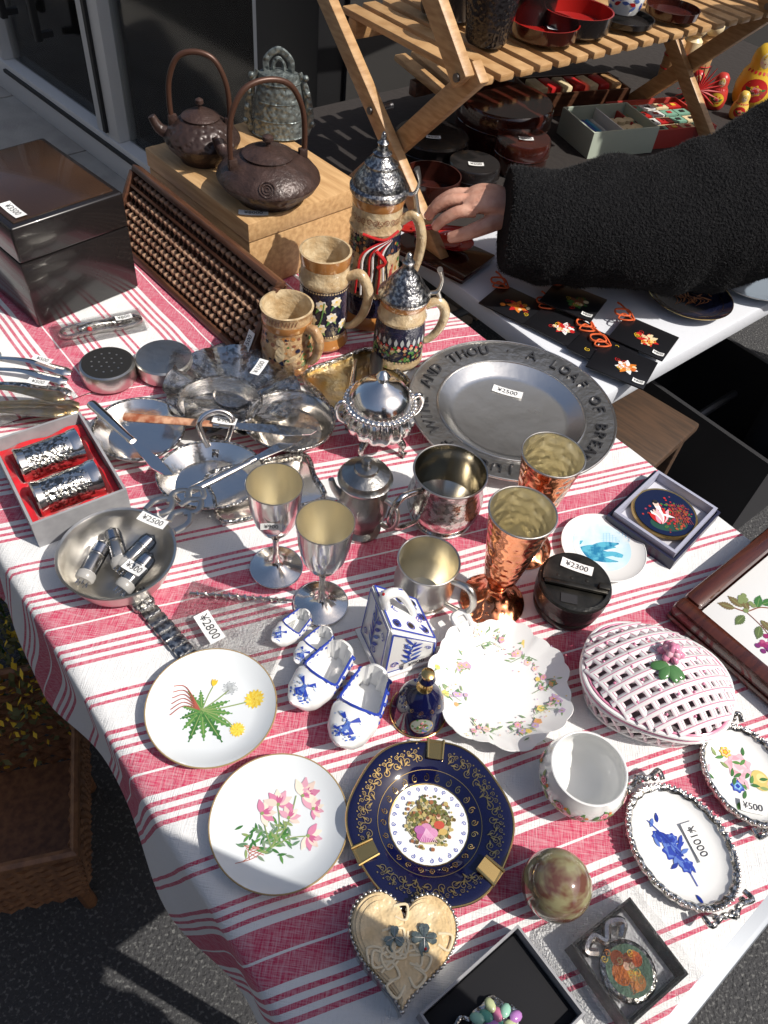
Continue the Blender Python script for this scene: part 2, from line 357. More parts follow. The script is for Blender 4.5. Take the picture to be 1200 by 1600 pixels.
# ============================================================ PORCELAIN
def plate_prof(R,h=.015): 
    return [(0,.0035),(R*.62,.0035),(R*.72,.0055),(R*.86,h*.62),(R*.985,h)]
def plate(name,x,y,R,m=PORC,rim=GOLD,h=.015,z=.004,mod=None,rw=.0008):
    b=B(name,x,y,z); top=plate_prof(R,h)
    b.add(lathe(top+[(R,h-.0005),(R*.985,h-.002),(R*.7,.002),(R*.6,.0003),(0,.0003)],72,mod),m)
    if rim: b.add(ring(R*.995,rw,72,6,z=h-.0003),rim)
    return b,Paint(b,flatF(top))
b,p=plate('dandelion_plate',-.140,.332,.063,PORCG,P((.35,.25,.12),.2))
for a,l,w in ((205,.022,.008),(170,.020,.007),(232,.026,.009),(255,.034,.010),(280,.032,.009),(305,.040,.011),(330,.036,.010),(-6,.030,.009),(22,.028,.008),(100,.022,.007),(128,.026,.007)):
    p.petal(-.010,.0,a,l,w,GR if a%2 else GR2,.6); p.stroke([(-.010,0),(-.010+l*.8*cos(radians(a)),l*.8*sin(radians(a)))],.0008,GR3)
p.stroke([(-.010,0),(.01,.003),(.036,.010)],.0013,GR3); p.stroke([(-.010,0),(.004,.012),(.014,.022)],.0012,GR3); p.stroke([(-.010,0),(.01,-.007),(.023,-.018)],.0012,GR3); p.stroke([(-.010,0),(-.006,.015),(-.002,.026)],.001,GR3)
for x,y,r in ((.040,.012,.010),(.026,-.020,.0075)):
    for k in range(4): p.flower(x,y,r*(1-.22*k),15,YEL,P((.6,.33,.02)),P((.80,.62,.10)),k*12)
for k in range(3): p.petal(-.002,.026,80+20*k-20,.008,.003,YEL)
for i in range(22): a=i*.285; r=.0075*(1-.15*(i%3)); p.stroke([(.015,.024),(.015+r*cos(a),.024+r*sin(a))],.0004,GREYI); p.dot(.015+r*cos(a),.024+r*sin(a),.0006,GREYI,6)
for i in range(6): p.stroke([(-.012,0),(-.028,.004+.004*i),(-.040,-.006+.006*i)],.0009,P((.4,.10,.07)))
b.done()
b,p=plate('rose_plate',-.054,.233,.0615,PORCG,P((.35,.25,.12),.2))
for i in range(6): p.stroke([(-.010,-.020),(-.020-.002*i,-.028+.002*i),(-.036+.006*i,-.034+.002*i)],.0006,P((.45,.12,.08)))
for i in range(70):
    a=random.uniform(0,360); x=random.gauss(-.006,.012); y=random.gauss(-.014,.008); p.petal(x,y,a,.008,.0024,random.choice((GR,GR2,GR3,P((.12,.22,.12)),P((.2,.28,.18)))))
for pts in (((-.006,-.02),(0,0),(-.004,.024)),((-.006,-.02),(.008,.002),(.014,.026)),((-.006,-.02),(.01,-.012),(.028,-.010)),((-.006,-.02),(-.012,-.004),(-.016,.012))): p.stroke(pts,.001,GR3)
PP=(P((.66,.34,.42)),P((.78,.68,.56)),P((.60,.22,.34)),P((.74,.58,.50)))
for x,y,r,a in ((-.016,.010,.013,20),(-.002,.018,.014,80),(.020,.026,.016,30),(.026,-.010,.013,-30),(.008,.006,.011,60),(.030,.014,.010,0)):
    for k in range(6): p.petal(x,y,a-85+34*k,r,r*.48,PP[(k+int(r*1000))%4])
    for k in range(3): p.petal(x,y,a-20+20*k,r*.6,r*.18,P((.5,.12,.24)))
    p.dot(x,y,.0016,GR3)
b.done()
# cobalt ashtray plate
b=B('cobalt_gold_ashtray',.080,.251,.005); R=.0745
top=[(0,.006),(.036,.006),(.040,.0075),(.046,.013),(.070,.019),(.0735,.0185)]
md=lambda a,r,z:(r*(1+.018*cos(6*a)*(r/R)**3),z)
b.add(lathe(top+[(R,.017),(R*.97,.012),(.05,.002),(.045,0),(0,0)],96,md),COBALT)
b.add(tube([(R*(1+.018*cos(6*a))*cos(a),R*(1+.018*cos(6*a))*sin(a),.0183) for a in [2*pi*i/96 for i in range(96)]],.0011,6,True),GOLD)
p=Paint(b,flatF(top)); p.disc(0,0,.036,PORC); p.ringp(0,0,.0365,.0010,GOLD); p.ringp(0,0,.0475,.0005,GOLD)
for i in range(24): 
    a=2*pi*i/24; p.curl(.0415*cos(a),.0415*sin(a),.0030,i*15,1 if i%2 else -1,GOLD,.0007)
    p.curl(.0325*cos(a),.0325*sin(a),.0020,i*15+180,1 if i%2 else -1,BLU,.0007)
for i in range(60):
    a=2*pi*i/60
    if min(abs((a-t+pi)%(2*pi)-pi) for t in (radians(82),radians(205),radians(318)))<.20: continue
    rr=.057+.0035*(i%2); p.curl(rr*cos(a),rr*sin(a),.0038,i*37,1 if i%2 else -1,GOLD,.0006); p.petal(rr*cos(a),rr*sin(a),i*53,.0055,.0016,GOLD); p.dot(.0665*cos(a),.0665*sin(a),.0008,GOLD,6); p.curl(.064*cos(a+.05),.064*sin(a+.05),.0022,i*61,-1,GOLD,.0005)
p.dot(0,.0,.0205,P((.52,.46,.28)),40,.9)
for i in range(380):
    x=random.gauss(0,.013); y=random.gauss(0,.011)
    if hypot(x,y)<.0245: p.dot(x,y+.001,random.uniform(.0008,.0022),P(random.choice(((.10,.12,.03),(.16,.15,.04),(.38,.28,.08),(.12,.08,.03),(.30,.12,.05),(.45,.36,.14),(.2,.2,.1)))),7)
for x,y,r,c in ((-.004,-.011,.0085,(.42,.10,.28)),(.001,-.009,.0065,(.62,.28,.45)),(-.003,-.004,.005,(.58,.25,.40)),(.009,-.002,.005,(.5,.08,.05)),(.012,-.008,.004,(.55,.38,.12)),(-.009,-.006,.005,(.42,.14,.34))): p.dot(x,y,r,P(c),11,.75)
for k in range(9): p.stroke([(-.003,-.005),(-.010+.002*k,-.017)],.0006,P((.70,.42,.56)))
for x,y in ((-.001,.003),(.009,.005)): p.dot(x,y,.0021,P((.7,.45,.32)),10); p.dot(x,y+.0014,.0017,BRN,8)
for t in (82,205,318):
    M_=T(.0655*cos(radians(t)),.0655*sin(radians(t)),.0185,-6,0,t-90)
    b.add(extr([(-.0065,-.010),(.0065,-.010),(.0072,.010),(-.0072,.010)],0,.0012),GOLD,M_)
    for s in (-1,1): b.add(tube([(s*.0068,-.010,.001),(s*.0076,.010,.002)],.0014,8),GOLD,M_)
b.done()
# leaf dish
b=B('floral_leaf_dish',.142,.399,.005); R=.074
top=[(0,.004),(.038,.004),(.05,.007),(.064,.015),(.073,.021)]
def lf(a,r,z):
    k=(r/R)**2.2; s=abs(sin(3.5*a+.3)); s2=abs(sin(10.5*a)); return r*(1+k*(.10*s-.075+.03*s2)),z*(1+.12*k*s2)
b.add(lathe(top+[(.0735,.0205),(.064,.013),(.04,.001),(0,.001)],168,lf),PORC)
b.add(tube([(-.034,.060,.018),(-.042,.074,.022),(-.030,.080,.024),(-.022,.066,.020)],[.003,.004,.004,.003],8,sm=5),PORC)
p=Paint(b,flatF(top)); SOFT=[P(c) for c in ((.70,.36,.44),(.76,.54,.54),(.74,.38,.18),(.74,.58,.18),(.55,.40,.58))]; SG=[P(c) for c in ((.20,.32,.15),(.30,.40,.20),(.12,.24,.10))]
for cx,cy,n in ((-.042,.028,18),(.034,.036,18),(.052,.0,18),(-.052,-.010,16),(.020,-.046,18),(-.022,-.048,12),(-.002,.052,12),(.048,-.026,12)):
    for i in range(n):
        x=cx+random.gauss(0,.008); y=cy+random.gauss(0,.006)
        p.petal(x,y,random.uniform(0,360),.007,.0018,random.choice(SG))
        if i%3==0: p.flower(x,y,random.uniform(.0026,.0044),5,random.choice(SOFT),YEL,None,i*20)
        p.dot(cx+random.gauss(0,.009),cy+random.gauss(0,.008),.0008,random.choice(SOFT),6)
    p.stroke([(cx-.016,cy-.006),(cx,cy),(cx+.012,cy-.006)],.0005,SG[0])
b.done()
# porcelain bowl
b=B('porcelain_bowl',.218,.305,.004)
op=[(.0,.0),(.018,0),(.022,.004),(.034,.014),(.0405,.028),(.0405,.036),(.037,.047),(.0355,.053)]
b.add(lathe(op+[(.0345,.0535),(.0335,.053),(.035,.046),(.0385,.035),(.038,.027),(.031,.014),(.018,.006),(0,.005)],64),PORC)
p=Paint(b,cylF([(z,r) for r,z in op[2:]],-pi/2-.3,.04))
for cx,cy in ((-.020,.034),(0,.032),(.022,.036),(-.045,.036),(.05,.036),(-.07,.034),(.075,.036)):
    for i in range(7): p.petal(cx+random.gauss(0,.003),cy+random.gauss(0,.002),i*52+20,.009,.0036,random.choice((GR2,GR3,GR)))
    p.rose(cx,cy+.002,.0045,(PNK,PNK2,RED)); p.dot(cx+.006,cy+.004,.0018,ORG,7)
b.done()
# delft clogs
def clog(b,L,ang):
    N=26;n=28; v=[];f=[]
    W=[(0,.20),(.08,.30),(.3,.38),(.6,.42),(.8,.34),(.93,.18),(1,.04)]; TP=[(0,.50),(.1,.56),(.5,.46),(.58,.54),(.75,.50),(.9,.42),(1,.50)]; BT=[(0,.06),(.1,0),(.7,0),(.88,.09),(1,.42)]
    ws=.64; hs_=.80
    def surf(t,c,e=0):
        w=interp(W,t)*L*ws; tp=interp(TP,t)*L*hs_; bt=interp(BT,t)*L*hs_; return Vector((t*L,w*c,bt+(tp-bt)*(.5+.5*sqrt(max(0,1-min(1,abs(c))**2.4)))+e))
    for i in range(N+1):
        t=i/N; w=interp(W,t)*L*ws; tp=interp(TP,t)*L*hs_; bt=interp(BT,t)*L*hs_
        for k in range(n):
            a=2*pi*k/n; c=cos(a); s=sin(a); z=(tp+bt)/2+(tp-bt)/2*(abs(s)**.8)*(1 if s>0 else -1)
            if s>0 and .07<t<.55 and abs(c)<.8*min(1,(t-.02)*9,(.60-t)*9): z=bt+(tp-bt)*.16; c*=.92
            v.append((t*L,w*c,z))
    for i in range(N):
        for k in range(n): f.append([i*n+k,(i+1)*n+k,(i+1)*n+(k+1)%n,i*n+(k+1)%n])
    f+= [list(range(n)),[N*n+k for k in range(n-1,-1,-1)]]
    M=T(0,0,0,0,0,ang); b.add((v,f),PORC,M)
    rim=[surf(t,.86) for t in (.08,.2,.35,.48)]+[surf(.56,.4),surf(.575,0),surf(.56,-.4)]+[surf(t,-.86) for t in (.48,.35,.2,.08)]
    b.add(tube([q+Vector((0,0,.0004)) for q in rim],L*.016,6,sm=4),BLU,M)
    k_=1/(interp(W,.78)*L*ws)
    pp=Paint(b,lambda X,Y,e:M@surf(.76+X,Y*k_*L,e+.0008))
    def poly(q0,m): b.add(([pp.q(*q)[:] for q in q0],[list(range(len(q0)))]),m); pp.e+=5e-6
    WS_=P((.35,.45,.66))
    for k in range(22):
        X=.02+random.uniform(-.12,.14); Y=random.uniform(-.17,.17); rr=random.uniform(.010,.026); poly([(X+rr*.6*cos(j),Y+rr*sin(j)) for j in range(6)],random.choice((WS_,P((.55,.62,.74)))))
    for aa in (35,125,215,305):
        A=radians(aa); poly([(0,0)]+[(.13*cos(A+d)*.9,.13*sin(A+d)) for d in (0,.42)],BLU)
    poly(((-.02,-.02),(-.02,.02),(.10,.05),(.10,-.05)),BLU2)
    for k in range(26):
        X=.12+random.uniform(-.05,.04); Y=random.uniform(-.17,.17); rr=random.uniform(.010,.024); poly([(X+rr*.6*cos(j),Y+rr*sin(j)) for j in range(6)],random.choice((BLU,BLU2,P((.04,.09,.4)))))
    for k in range(8):
        for sg in (-1,1): b.add(ball(L*.028,8,5),BLU,M@T(*(surf(.08+.065*k,sg*.93)+Vector((0,0,-.004*(k%2)-.001)))))
for nm,x,y,L,a in (('delft_clog',-.020,.412,.086,-120),('delft_clog',.016,.389,.092,-108),('delft_clog',-.066,.452,.052,-126),('delft_clog',-.040,.434,.054,-122)):
    b=B(nm,x,y,.004,0); clog(b,L,a); b.done()
# bell
b=B('cobalt_porcelain_bell',.062,.363,.004)
bp=[(.0285,0),(.0275,.004),(.0255,.016),(.022,.030),(.016,.042),(.007,.048),(.0045,.051)]
b.add(lathe([(.026,.0005)]+bp,48),COBALT); b.add(ring(.0284,.0009,48),GOLD,T(0,0,.001))
b.add(lathe([(.0045,.051),(.008,.053),(.005,.056),(.004,.060)],24),GOLD); b.add(lathe([(.004,.060),(.0075,.066),(.0085,.070),(.006,.075)],24),COBALT); b.add(lathe([(.006,.075),(.0065,.079),(0,.083)],24),GOLD)
p=Paint(b,cylF([(z,r) for r,z in bp],-pi/2,.024)); p.disc(0,.019,.0105,P((.30,.32,.28)),20,4); p.ringp(0,.019,.0107,.0007,GOLD)
for i in range(50): p.dot(random.gauss(0,.004),.018+random.gauss(0,.004),.0012,random.choice((GR,BRN,PNK,BLU2,CRM,GR2)),7)
for i in range(9): p.curl(-.05+.012*i,.036,.0026,i*60,1 if i%2 else -1,GOLD,.0005); p.curl(-.05+.012*i,.005,.0022,i*60,1 if i%2 else -1,GOLD,.0004)
b.done()
# cheese dish
b=B('delft_cheese_dish',.034,.436,.004,-60)
ax,ay=.058,.064; hL,hR=.098,.040
vs=[(-ax/2,-ay/2,0),(ax/2,-ay/2,0),(ax/2,ay/2,0),(-ax/2,ay/2,0)]
vt=[(-ax/2+.004,-ay/2+.004,hL),(ax/2-.004,-ay/2+.004,hL-.014),(ax/2-.002,ay/2-.002,hR-.006),(-ax/2+.002,ay/2-.002,hR)]
bm=bmesh.new(); V=[bm.verts.new(q) for q in vs+vt]
for q in ((3,2,1,0),(4,5,6,7),(0,1,5,4),(1,2,6,5),(2,3,7,6),(3,0,4,7)): bm.faces.new([V[i] for i in q])
bmesh.ops.bevel(bm,geom=bm.edges[:],offset=.0025,segments=3,affect='EDGES'); bm.verts.index_update()
b.add(([q.co[:] for q in bm.verts],[[w.index for w in f.verts] for f in bm.faces]),PORC); bm.free()
b.add(box(ax+.008,ay+.008,.005,.0015),PORC)
vt=[Vector(q) for q in vt]; vb=[Vector(q) for q in vs]
def quadF(A,Bq,C,D):
    nrm=(Bq-A).cross(D-A).normalized()
    return lambda x,y,e: (A*(1-x)*(1-y)+Bq*x*(1-y)+C*x*y+D*(1-x)*y)+nrm*(e)
p=Paint(b,quadF(vt[0],vt[1],vt[2],vt[3])); p.e=.0008
for x,y in ((.2,.2),(.8,.2),(.22,.5),(.78,.5),(.2,.8),(.5,.88),(.8,.8)): p.dot(x,y,.06,BLKI,12); p.ringp(x,y,.075,.02,BLU,20)
for q in (((.06,.04),(.06,.96)),((.94,.04),(.94,.96)),((.06,.04),(.94,.04)),((.06,.96),(.94,.96))): p.stroke(q,.035,BLU)
for i in range(12): p.curl(random.uniform(.2,.8),random.uniform(.12,.9),.07,i*50,1,BLU,.02)
for A_,B_,C_,D_ in ((vb[1],vb[2],vt[2],vt[1]),(vb[0],vb[1],vt[1],vt[0]),(vb[2],vb[3],vt[3],vt[2])):
    p=Paint(b,quadF(A_,B_,C_,D_)); p.e=.0010
    for q in (((.06,.1),(.06,.94)),((.94,.1),(.94,.94)),((.06,.1),(.94,.1)),((.06,.94),(.94,.94))): p.stroke(q,.03,BLU)
    p.stroke([(.5,.15),(.45,.5),(.55,.85)],.025,BLU)
    for i in range(9): p.petal(.5,.2+.07*i,(40 if i%2 else 140),.24,.06,BLU if i%3 else BLU2)
    for i in range(4): p.curl(.2+.2*i,.25+.45*(i%2),.07,i*90,1,BLU,.02)
label(b,'¥800',T(ax/2+.0012,.006,.013,90,0,90),.030,.012)
b.add(tube([vt[0].lerp(vt[1],.5)+Vector((0,.006,-.004)),vt[0].lerp(vt[1],.5)+Vector((0,.003,.016)),vt[0].lerp(vt[1],.5)+Vector((0,.018,.014)),vt[0].lerp(vt[1],.5)+Vector((0,.034,-.018)),vt[0].lerp(vt[1],.5)+Vector((0,.040,-.036))],[.005,.0055,.005,.004,.004],10,sm=5),PORC)
b.add(ball(.0026),RED,T(0,-ay/2+.006,hL+.012)); b.add(tube([(0,-ay/2+.010,hL+.0145),(0,-ay/2+.024,hL+.010),(0,-ay/2+.036,hL-.016)],.0016,6,sm=4),BLU)
b.done()
# lattice basket
b=B('pink_lattice_basket',.298,.414,.004,-12); a_,b_=.081,.064
def oct(a,k=.06): return 1+k*cos(4*a)*-.5
def el(t,s=1,z=0): return Vector((a_*s*oct(t)*cos(t),b_*s*oct(t)*sin(t),z))
PK=P((.66,.24,.37),.15); PKL=P((.76,.58,.63),.15)
b.add(lathe([(0,.002),(.75,.002),(.78,.0),(.80,.004)],64),PORC,T(s=(a_,b_,1)))
b.add(lathe([(0,.016),(.80,.018),(.87,.022)],64),P((.22,.19,.20),.5),T(s=(a_,b_,1)))  # dark liner: shade inside the basket put into the colour
for s,z,r,m in ((.80,.004,.0025,PORC),(.95,.036,.0028,PORC),(.965,.040,.0014,PK),(.965,.0445,.0024,PORC),(.93,.047,.0012,PK)): b.add(tube([el(2*pi*i/64,s,z) for i in range(64)],r,8,True),m)
for i in range(30):
    t=2*pi*i/30
    for d in (-1,1): b.add(tube([el(t+d*k*.052,.80+.15*k/4,.004+.032*k/4) for k in range(5)],.0020,6),PORC if d>0 else PKL)
def dome(x,y): 
    r2=min(1,x*x+y*y); return Vector((a_*.93*x,b_*.93*y,.047+.026*(1-r2**1.15)))
K=5
for fam in (0,1):
    for i in range(-K,K+1):
        c=i/(K+.6); h=sqrt(1-c*c); pts=[]
        for j in range(25):
            s=-h+2*h*j/24; X=(c-s)/sqrt(2) if fam==0 else (c+s)/sqrt(2); Y=(c+s)/sqrt(2) if fam==0 else (s-c)/sqrt(2); q=dome(X,Y); q.z+=.0009*fam; pts.append(q)
        b.add(tube(pts,.0040,8,flat=.35),PKL); b.add(tube([q+Vector((0,0,.0008)) for q in pts],.0033,8,flat=.35),PORC)
        b.add(tube([q+Vector((0,0,.0019)) for q in pts],.0005,5),PK)
b.add(lathe([(.0,.0755),(.013,.075),(.017,.071)],24,lambda a,r,z:(r*(1+.1*cos(5*a)),z)),PORC)
for k in range(3):
    for i in range(6-k): 
        a=i*2*pi/(6-k)+k*.5; b.add(ball(1,10,6),PK if k%2==0 else P((.75,.42,.5),.15),T(.0075*(1-k*.45)*cos(a)+.0,.0075*(1-k*.45)*sin(a)+.010,.079+.004*k,20,0,math.degrees(a),(.0062,.0040,.0050)))
for a in (200,250,300,330): b.add(ball(1,10,6),P((.07,.18,.06),.15),T(.010*cos(radians(a)),.010*sin(radians(a))-.004,.077,0,10,a,(.009,.0055,.0014)))
for i in range(26):
    t=2*pi*i/26; q=dome(.5*cos(t),.5*sin(t)) if i%2 else dome(.8*cos(t),.8*sin(t)); b.add(ball(.0016,8,5),PK,T(q.x,q.y,q.z+.002))
b.done()
# oval trays
def ovaltray(name,x,y,rz,ra,rb):
    b=B(name,x,y,.008,rz); top=[(0,.003),(.7,.003),(.86,.006),(.9,.0085)]
    b.add(lathe(top,72),PORC,T(s=(ra,rb,1)))
    b.add(lathe([(.88,.0085),(.92,.0110),(.97,.0115),(1.0,.009),(1.0,.006),(.8,.001),(0,0)],96,lambda a,r,z:(r*(1+.012*cos(24*a)),z)),ORN,T(s=(ra,rb,1)))
    for i in range(64):
        a=2*pi*i/64; b.add(ball(.0018,8,5),SILVER,T(ra*.985*cos(a),rb*.985*sin(a),.0105))
    for s in (-1,1):
        for k in (-1,1): b.add(tube([(k*.024,s*(rb*.95),.010),(k*.024,s*(rb+.006),.013),(k*.010,s*(rb+.004),.014),(0,s*(rb+.010),.014)],.0025,8,sm=5),ORN)
        for k in range(5): b.add(ball(.0032,8,5),ORN,T(-.016+.008*k,s*(rb+.002+.004*sin(pi*k/4)),.012))
    return b,Paint(b,lambda X,Y,e:Vector((X,Y,interp(top,hypot(X/ra,Y/rb))+e)))
b,p=ovaltray('silver_rimmed_oval_dish',.312,.262,33,.047,.058)
p2=Paint(b,p.F,1,-.008,.0,0)
for x,y,r in ((0,.0,.010),(-.004,.016,.006),(.003,-.016,.007),(.006,.008,.006)): p2.rose(x,y,r,(BLU,BLU2,BLU))
for i in range(24): p2.petal(random.gauss(0,.005),random.gauss(0,.015),random.uniform(0,360),.009,.0035,random.choice((BLU,BLU2,P((.01,.03,.25)))))
p2.stroke([(0,-.034),(.003,0),(-.004,.032)],.0009,BLU)
label(b,'¥1000',T(.017,-.004,.0045,0,0,-100),.036,.014); b.done()
b,p=ovaltray('silver_rimmed_floral_dish',.388,.340,20,.043,.052)
p.rose(.0,.010,.014,(PNK2,P((.72,.34,.40)),P((.8,.6,.62)))); p.rose(-.012,-.008,.007,(BLU,BLU2,LBL)); p.dot(.014,-.008,.009,P((.62,.50,.16)),16,1.2); p.dot(.016,-.006,.005,P((.76,.62,.26)))
for i in range(26): p.petal(random.gauss(0,.012),random.gauss(.002,.012),random.uniform(0,360),.009,.0035,random.choice((GR2,GR3,GR,PNK2)))
p.rose(-.006,.026,.006,(YEL,CRM,ORG)); label(b,'¥500',T(-.010,-.030,.005,0,0,-25),.024,.012); b.done()
# onyx egg
b=B('onyx_egg',.184,.213,.003); b.add(lathe([(0,0),(.010,0),(.013,.003),(.011,.006)],32),ONYX)
b.add(lathe([(.0295*sin(pi*i/20),.032-.0295*cos(pi*i/20)*(1.08 if i>10 else 1)) for i in range(21)],48),ONYX,T(0,0,0,12,8)); b.done()
# heart box
b=B('heart_trinket_box',.064,.142,.004,4)
def heart(s,n=96):
    o=[]
    for i in range(n):
        t=2*pi*i/n; X=16*sin(t)**3/16.5; Y=(13*cos(t)-5*cos(2*t)-2*cos(3*t)-cos(4*t)+2)/15.0
        X*=1+.30*max(0,-Y)*(1+Y*.75 if Y>-1.2 else .1); Y=Y*(.95 if Y<0 else 1.04); o.append((s*X,s*Y))
    return o
hs=.046
b.add(extr(heart(hs*.97),0,.012),PEW); b.add(extr(heart(hs),.013,.024),PEWR)
for k,(sc_,z) in enumerate(((.96,.026),(.93,.0285),(.88,.0300),(.80,.0310))): b.add(extr(heart(hs*sc_),.0245,z),CREAM)
H=heart(hs*.985,400); acc=0; last=H[0]
for q in H:
    acc+=hypot(q[0]-last[0],q[1]-last[1]); last=q
    if acc>.0040: acc=0; b.add(ball(.0018,8,5),PEW,T(q[0],q[1],.0255))
HR=mat('pearl_cream_raised',(.80,.67,.44),.2,coat=.6)
for i in range(22):
    t=random.uniform(0,6.28); r=random.uniform(.004,.029); x,y=r*cos(t),r*sin(t)*.9+.0; a=random.uniform(0,6.28); b.add(tube([(x,y,.0308),(x+.009*cos(a),y+.009*sin(a),.0318),(x+.013*cos(a+1.0),y+.013*sin(a+1.0),.0316),(x+.008*cos(a+2),y+.008*sin(a+2),.0308)],.0011,8,sm=6,flat=.6),HR)
SHM=mat('shamrock_pewter',(.20,.24,.22),.3,.9,bump=('noise',200,.0006))
def shamrock(x,y,s,n):
    for i in range(n):
        a=90+360*i/n; out=[(0,0)]+[(s*q_[0],s*q_[1]) for q_ in ((.5,-.42),(1.0,-.62),(1.35,-.45),(1.45,-.15),(1.25,0),(1.45,.15),(1.35,.45),(1.0,.62),(.5,.42))]
        b.add(extr(out,0,.0020),SHM,T(x,y,.0318,0,0,a)); b.add(tube([(0,0,.0022),(s*1.1,0,.0022)],.0004,5),PEW,T(x,y,.0318,0,0,a))
    b.add(tube([(x,y,.0328),(x-.003,y-s*1.1,.0328),(x-.001,y-s*1.8,.0326)],.0008,6,sm=4),SHM)
shamrock(-.008,.008,.0058,3); shamrock(.016,.009,.0072,4); b.add(ball(.0013,8,5),RED,T(.017,.001,.0338))
b.done()
# jewellery boxes
b=B('black_jewellery_box',.146,.110,.003,43); openbox(b,.106,.078,.022,.002,GREYC,VELV)
b.add(box(.100,.072,.008,.002),VELV,T(0,0,.0035))
b.add(lathe([(0,.012),(.018,.012),(.020,.014),(.017,.016),(0,.017)],32,lambda a,r,z:(r*(1+.08*cos(6*a)),z)),ORN,T(-.008,-.004,0))
EN=[P(c,.15) for c in ((.12,.38,.28),(.45,.2,.5),(.3,.55,.42),(.55,.18,.3),(.1,.3,.4),(.5,.55,.3))]
for i in range(16):
    a=2.4*i; r=.0045*sqrt(i); b.add(ball(1,10,6),EN[i%6],T(-.008+r*cos(a),-.004+r*sin(a),.018,0,15,math.degrees(a),(.0060,.0042,.0026)))
b.add(tube([(-.03,.006,.014),(-.036,.014,.015),(-.028,.018,.015),(-.022,.012,.014)],.002,8,sm=5),ORN); b.done()
b=B('compact_mirror_box',.250,.160,.003,39); openbox(b,.068,.068,.024,.002,BLK,WHT)
b.add(box(.060,.060,.006,.002),P((.6,.6,.62),.6),T(0,0,.0035))
b.add(lathe([(0,.010),(.022,.010),(.0235,.013),(.0235,.016),(.021,.0175),(0,.0178)],48),ORN,T(-.004,-.006,0))
p=Paint(b,lambda X,Y,e:Vector((X-.004,Y-.006,.018+e)),rot=-31); p.disc(0,0,.0195,P((.12,.2,.14),.15))
for c,x,y,r in (((.55,.16,.04),-.006,-.002,.009),((.6,.25,.08),.005,-.008,.007),((.5,.1,.03),.007,.008,.006),((.75,.5,.36),.0,.004,.0045),((.3,.08,.03),-.008,.009,.006),((.25,.07,.03),.001,.009,.004)): p.dot(x,y,r,P(c,.15),14)
for i in range(22): p.curl(random.gauss(0,.008),random.gauss(0,.008),.003,i*36,1 if i%2 else -1,(ORG,BRN,YEL,GR3)[i%4],.0006)
b.add(tube([(-.016,.018,.012),(-.024,.024,.015),(-.012,.029,.015),(-.004,.020,.013),(.006,.029,.015),(.018,.023,.015),(.010,.016,.012)],.0042,8,sm=5),SILVER)
def film(b,x0,x1,y0,y1,n,fz,m=CLEAR):
    v=[];f=[]
    for i in range(n+1):
        for j in range(n+1): x=x0+(x1-x0)*i/n;y=y0+(y1-y0)*j/n; v.append((x,y,fz(x,y)))
    for i in range(n):
        for j in range(n): k=i*(n+1)+j; f.append([k,k+n+1,k+n+2,k+1])
    b.add((v,f),m)
film(b,-.045,.045,-.042,.042,24,lambda x,y:.026+.004*noise.noise(Vector((x*70,y*70,2)))-.5*max(0,abs(x)-.037)); b.done()
b=B('enamel_medallion_box',.351,.672,.003,-38); openbox(b,.098,.118,.016,.003,P((.02,.022,.05),.3),WHT)
openbox(b,.088,.108,.019,.004,mat('box_lining',(.35,.36,.45),.5),P((.55,.55,.6),.6),T(0,0,.0045)); 
b.add(lathe([(0,.014),(.040,.014),(.0425,.016),(.041,.0185),(.038,.018),(0,.018)],56),GOLD)
p=Paint(b,lambda X,Y,e:Vector((X,Y,.0183+e)),rot=46); p.disc(0,0,.0385,P((.006,.012,.045),.1))
p.dot(0,-.018,.024,P((.02,.07,.05),.15),24,.55)
for i in range(230):
    x=random.gauss(.010,.013); y=random.gauss(-.006,.011)
    if hypot(x,y)<.035: p.dot(x,y,random.uniform(.0009,.002),random.choice((RED,P((.35,.03,.03),.2),GR,P((.3,.05,.1),.2),P((.12,.03,.03),.2),P((.4,.1,.04),.2))),7)
for k in range(7): p.petal(-.010,-.020,58+k*11,.028-.001*k,.008,(PNK2,RED,WHT,PNK2,P((.7,.5,.45)),WHT,RED)[k])
p.petal(-.006,.002,110,.014,.007,WHT); p.dot(-.009,.013,.0040,P((.75,.55,.45))); p.dot(-.009,.0165,.0034,BLKI,10); p.petal(-.012,-.02,100,.014,.005,P((.7,.3,.4))); p.petal(-.006,-.004,-20,.016,.004,WHT)
for i in range(8): p.stroke([(.010+.003*i,-.02),(.012+.002*i,.0),(.006+.003*i,.014)],.0005,P((.3,.06,.04)))
b.done()
# fish plate
b,p=plate('blue_fish_plate',.270,.608,.052,PORC,PORC,.010)
WASH=mat('blue_wash',(.72,.77,.77),.1,c2=(.50,.70,.78),ns=45,coat=.3); FB=mat('blue_figure',(.02,.18,.34),.1,c2=(.10,.42,.56),ns=120,nd=6,lo=.42,hi=.58,coat=.3)
p.disc(.0,.004,.036,WASH,40,4)
for x,y,a,l,w in ((-.034,-.004,-4,.050,.013),(-.030,-.009,-12,.044,.010),(-.030,.001,4,.048,.010),(-.016,.002,12,.040,.012),(-.020,-.014,-6,.036,.007),(.004,-.004,-15,.026,.008),(-.034,.006,30,.014,.006)): p.petal(x,y,a,l,w,FB)
for k in range(9): p.stroke([(.004+.004*k,.012),(.007+.004*k,.026)],.0006,LBL)
for k in range(5): p.stroke([(.002,.014+.003*k),(.036,.014+.003*k)],.0004,LBL)
b.done()
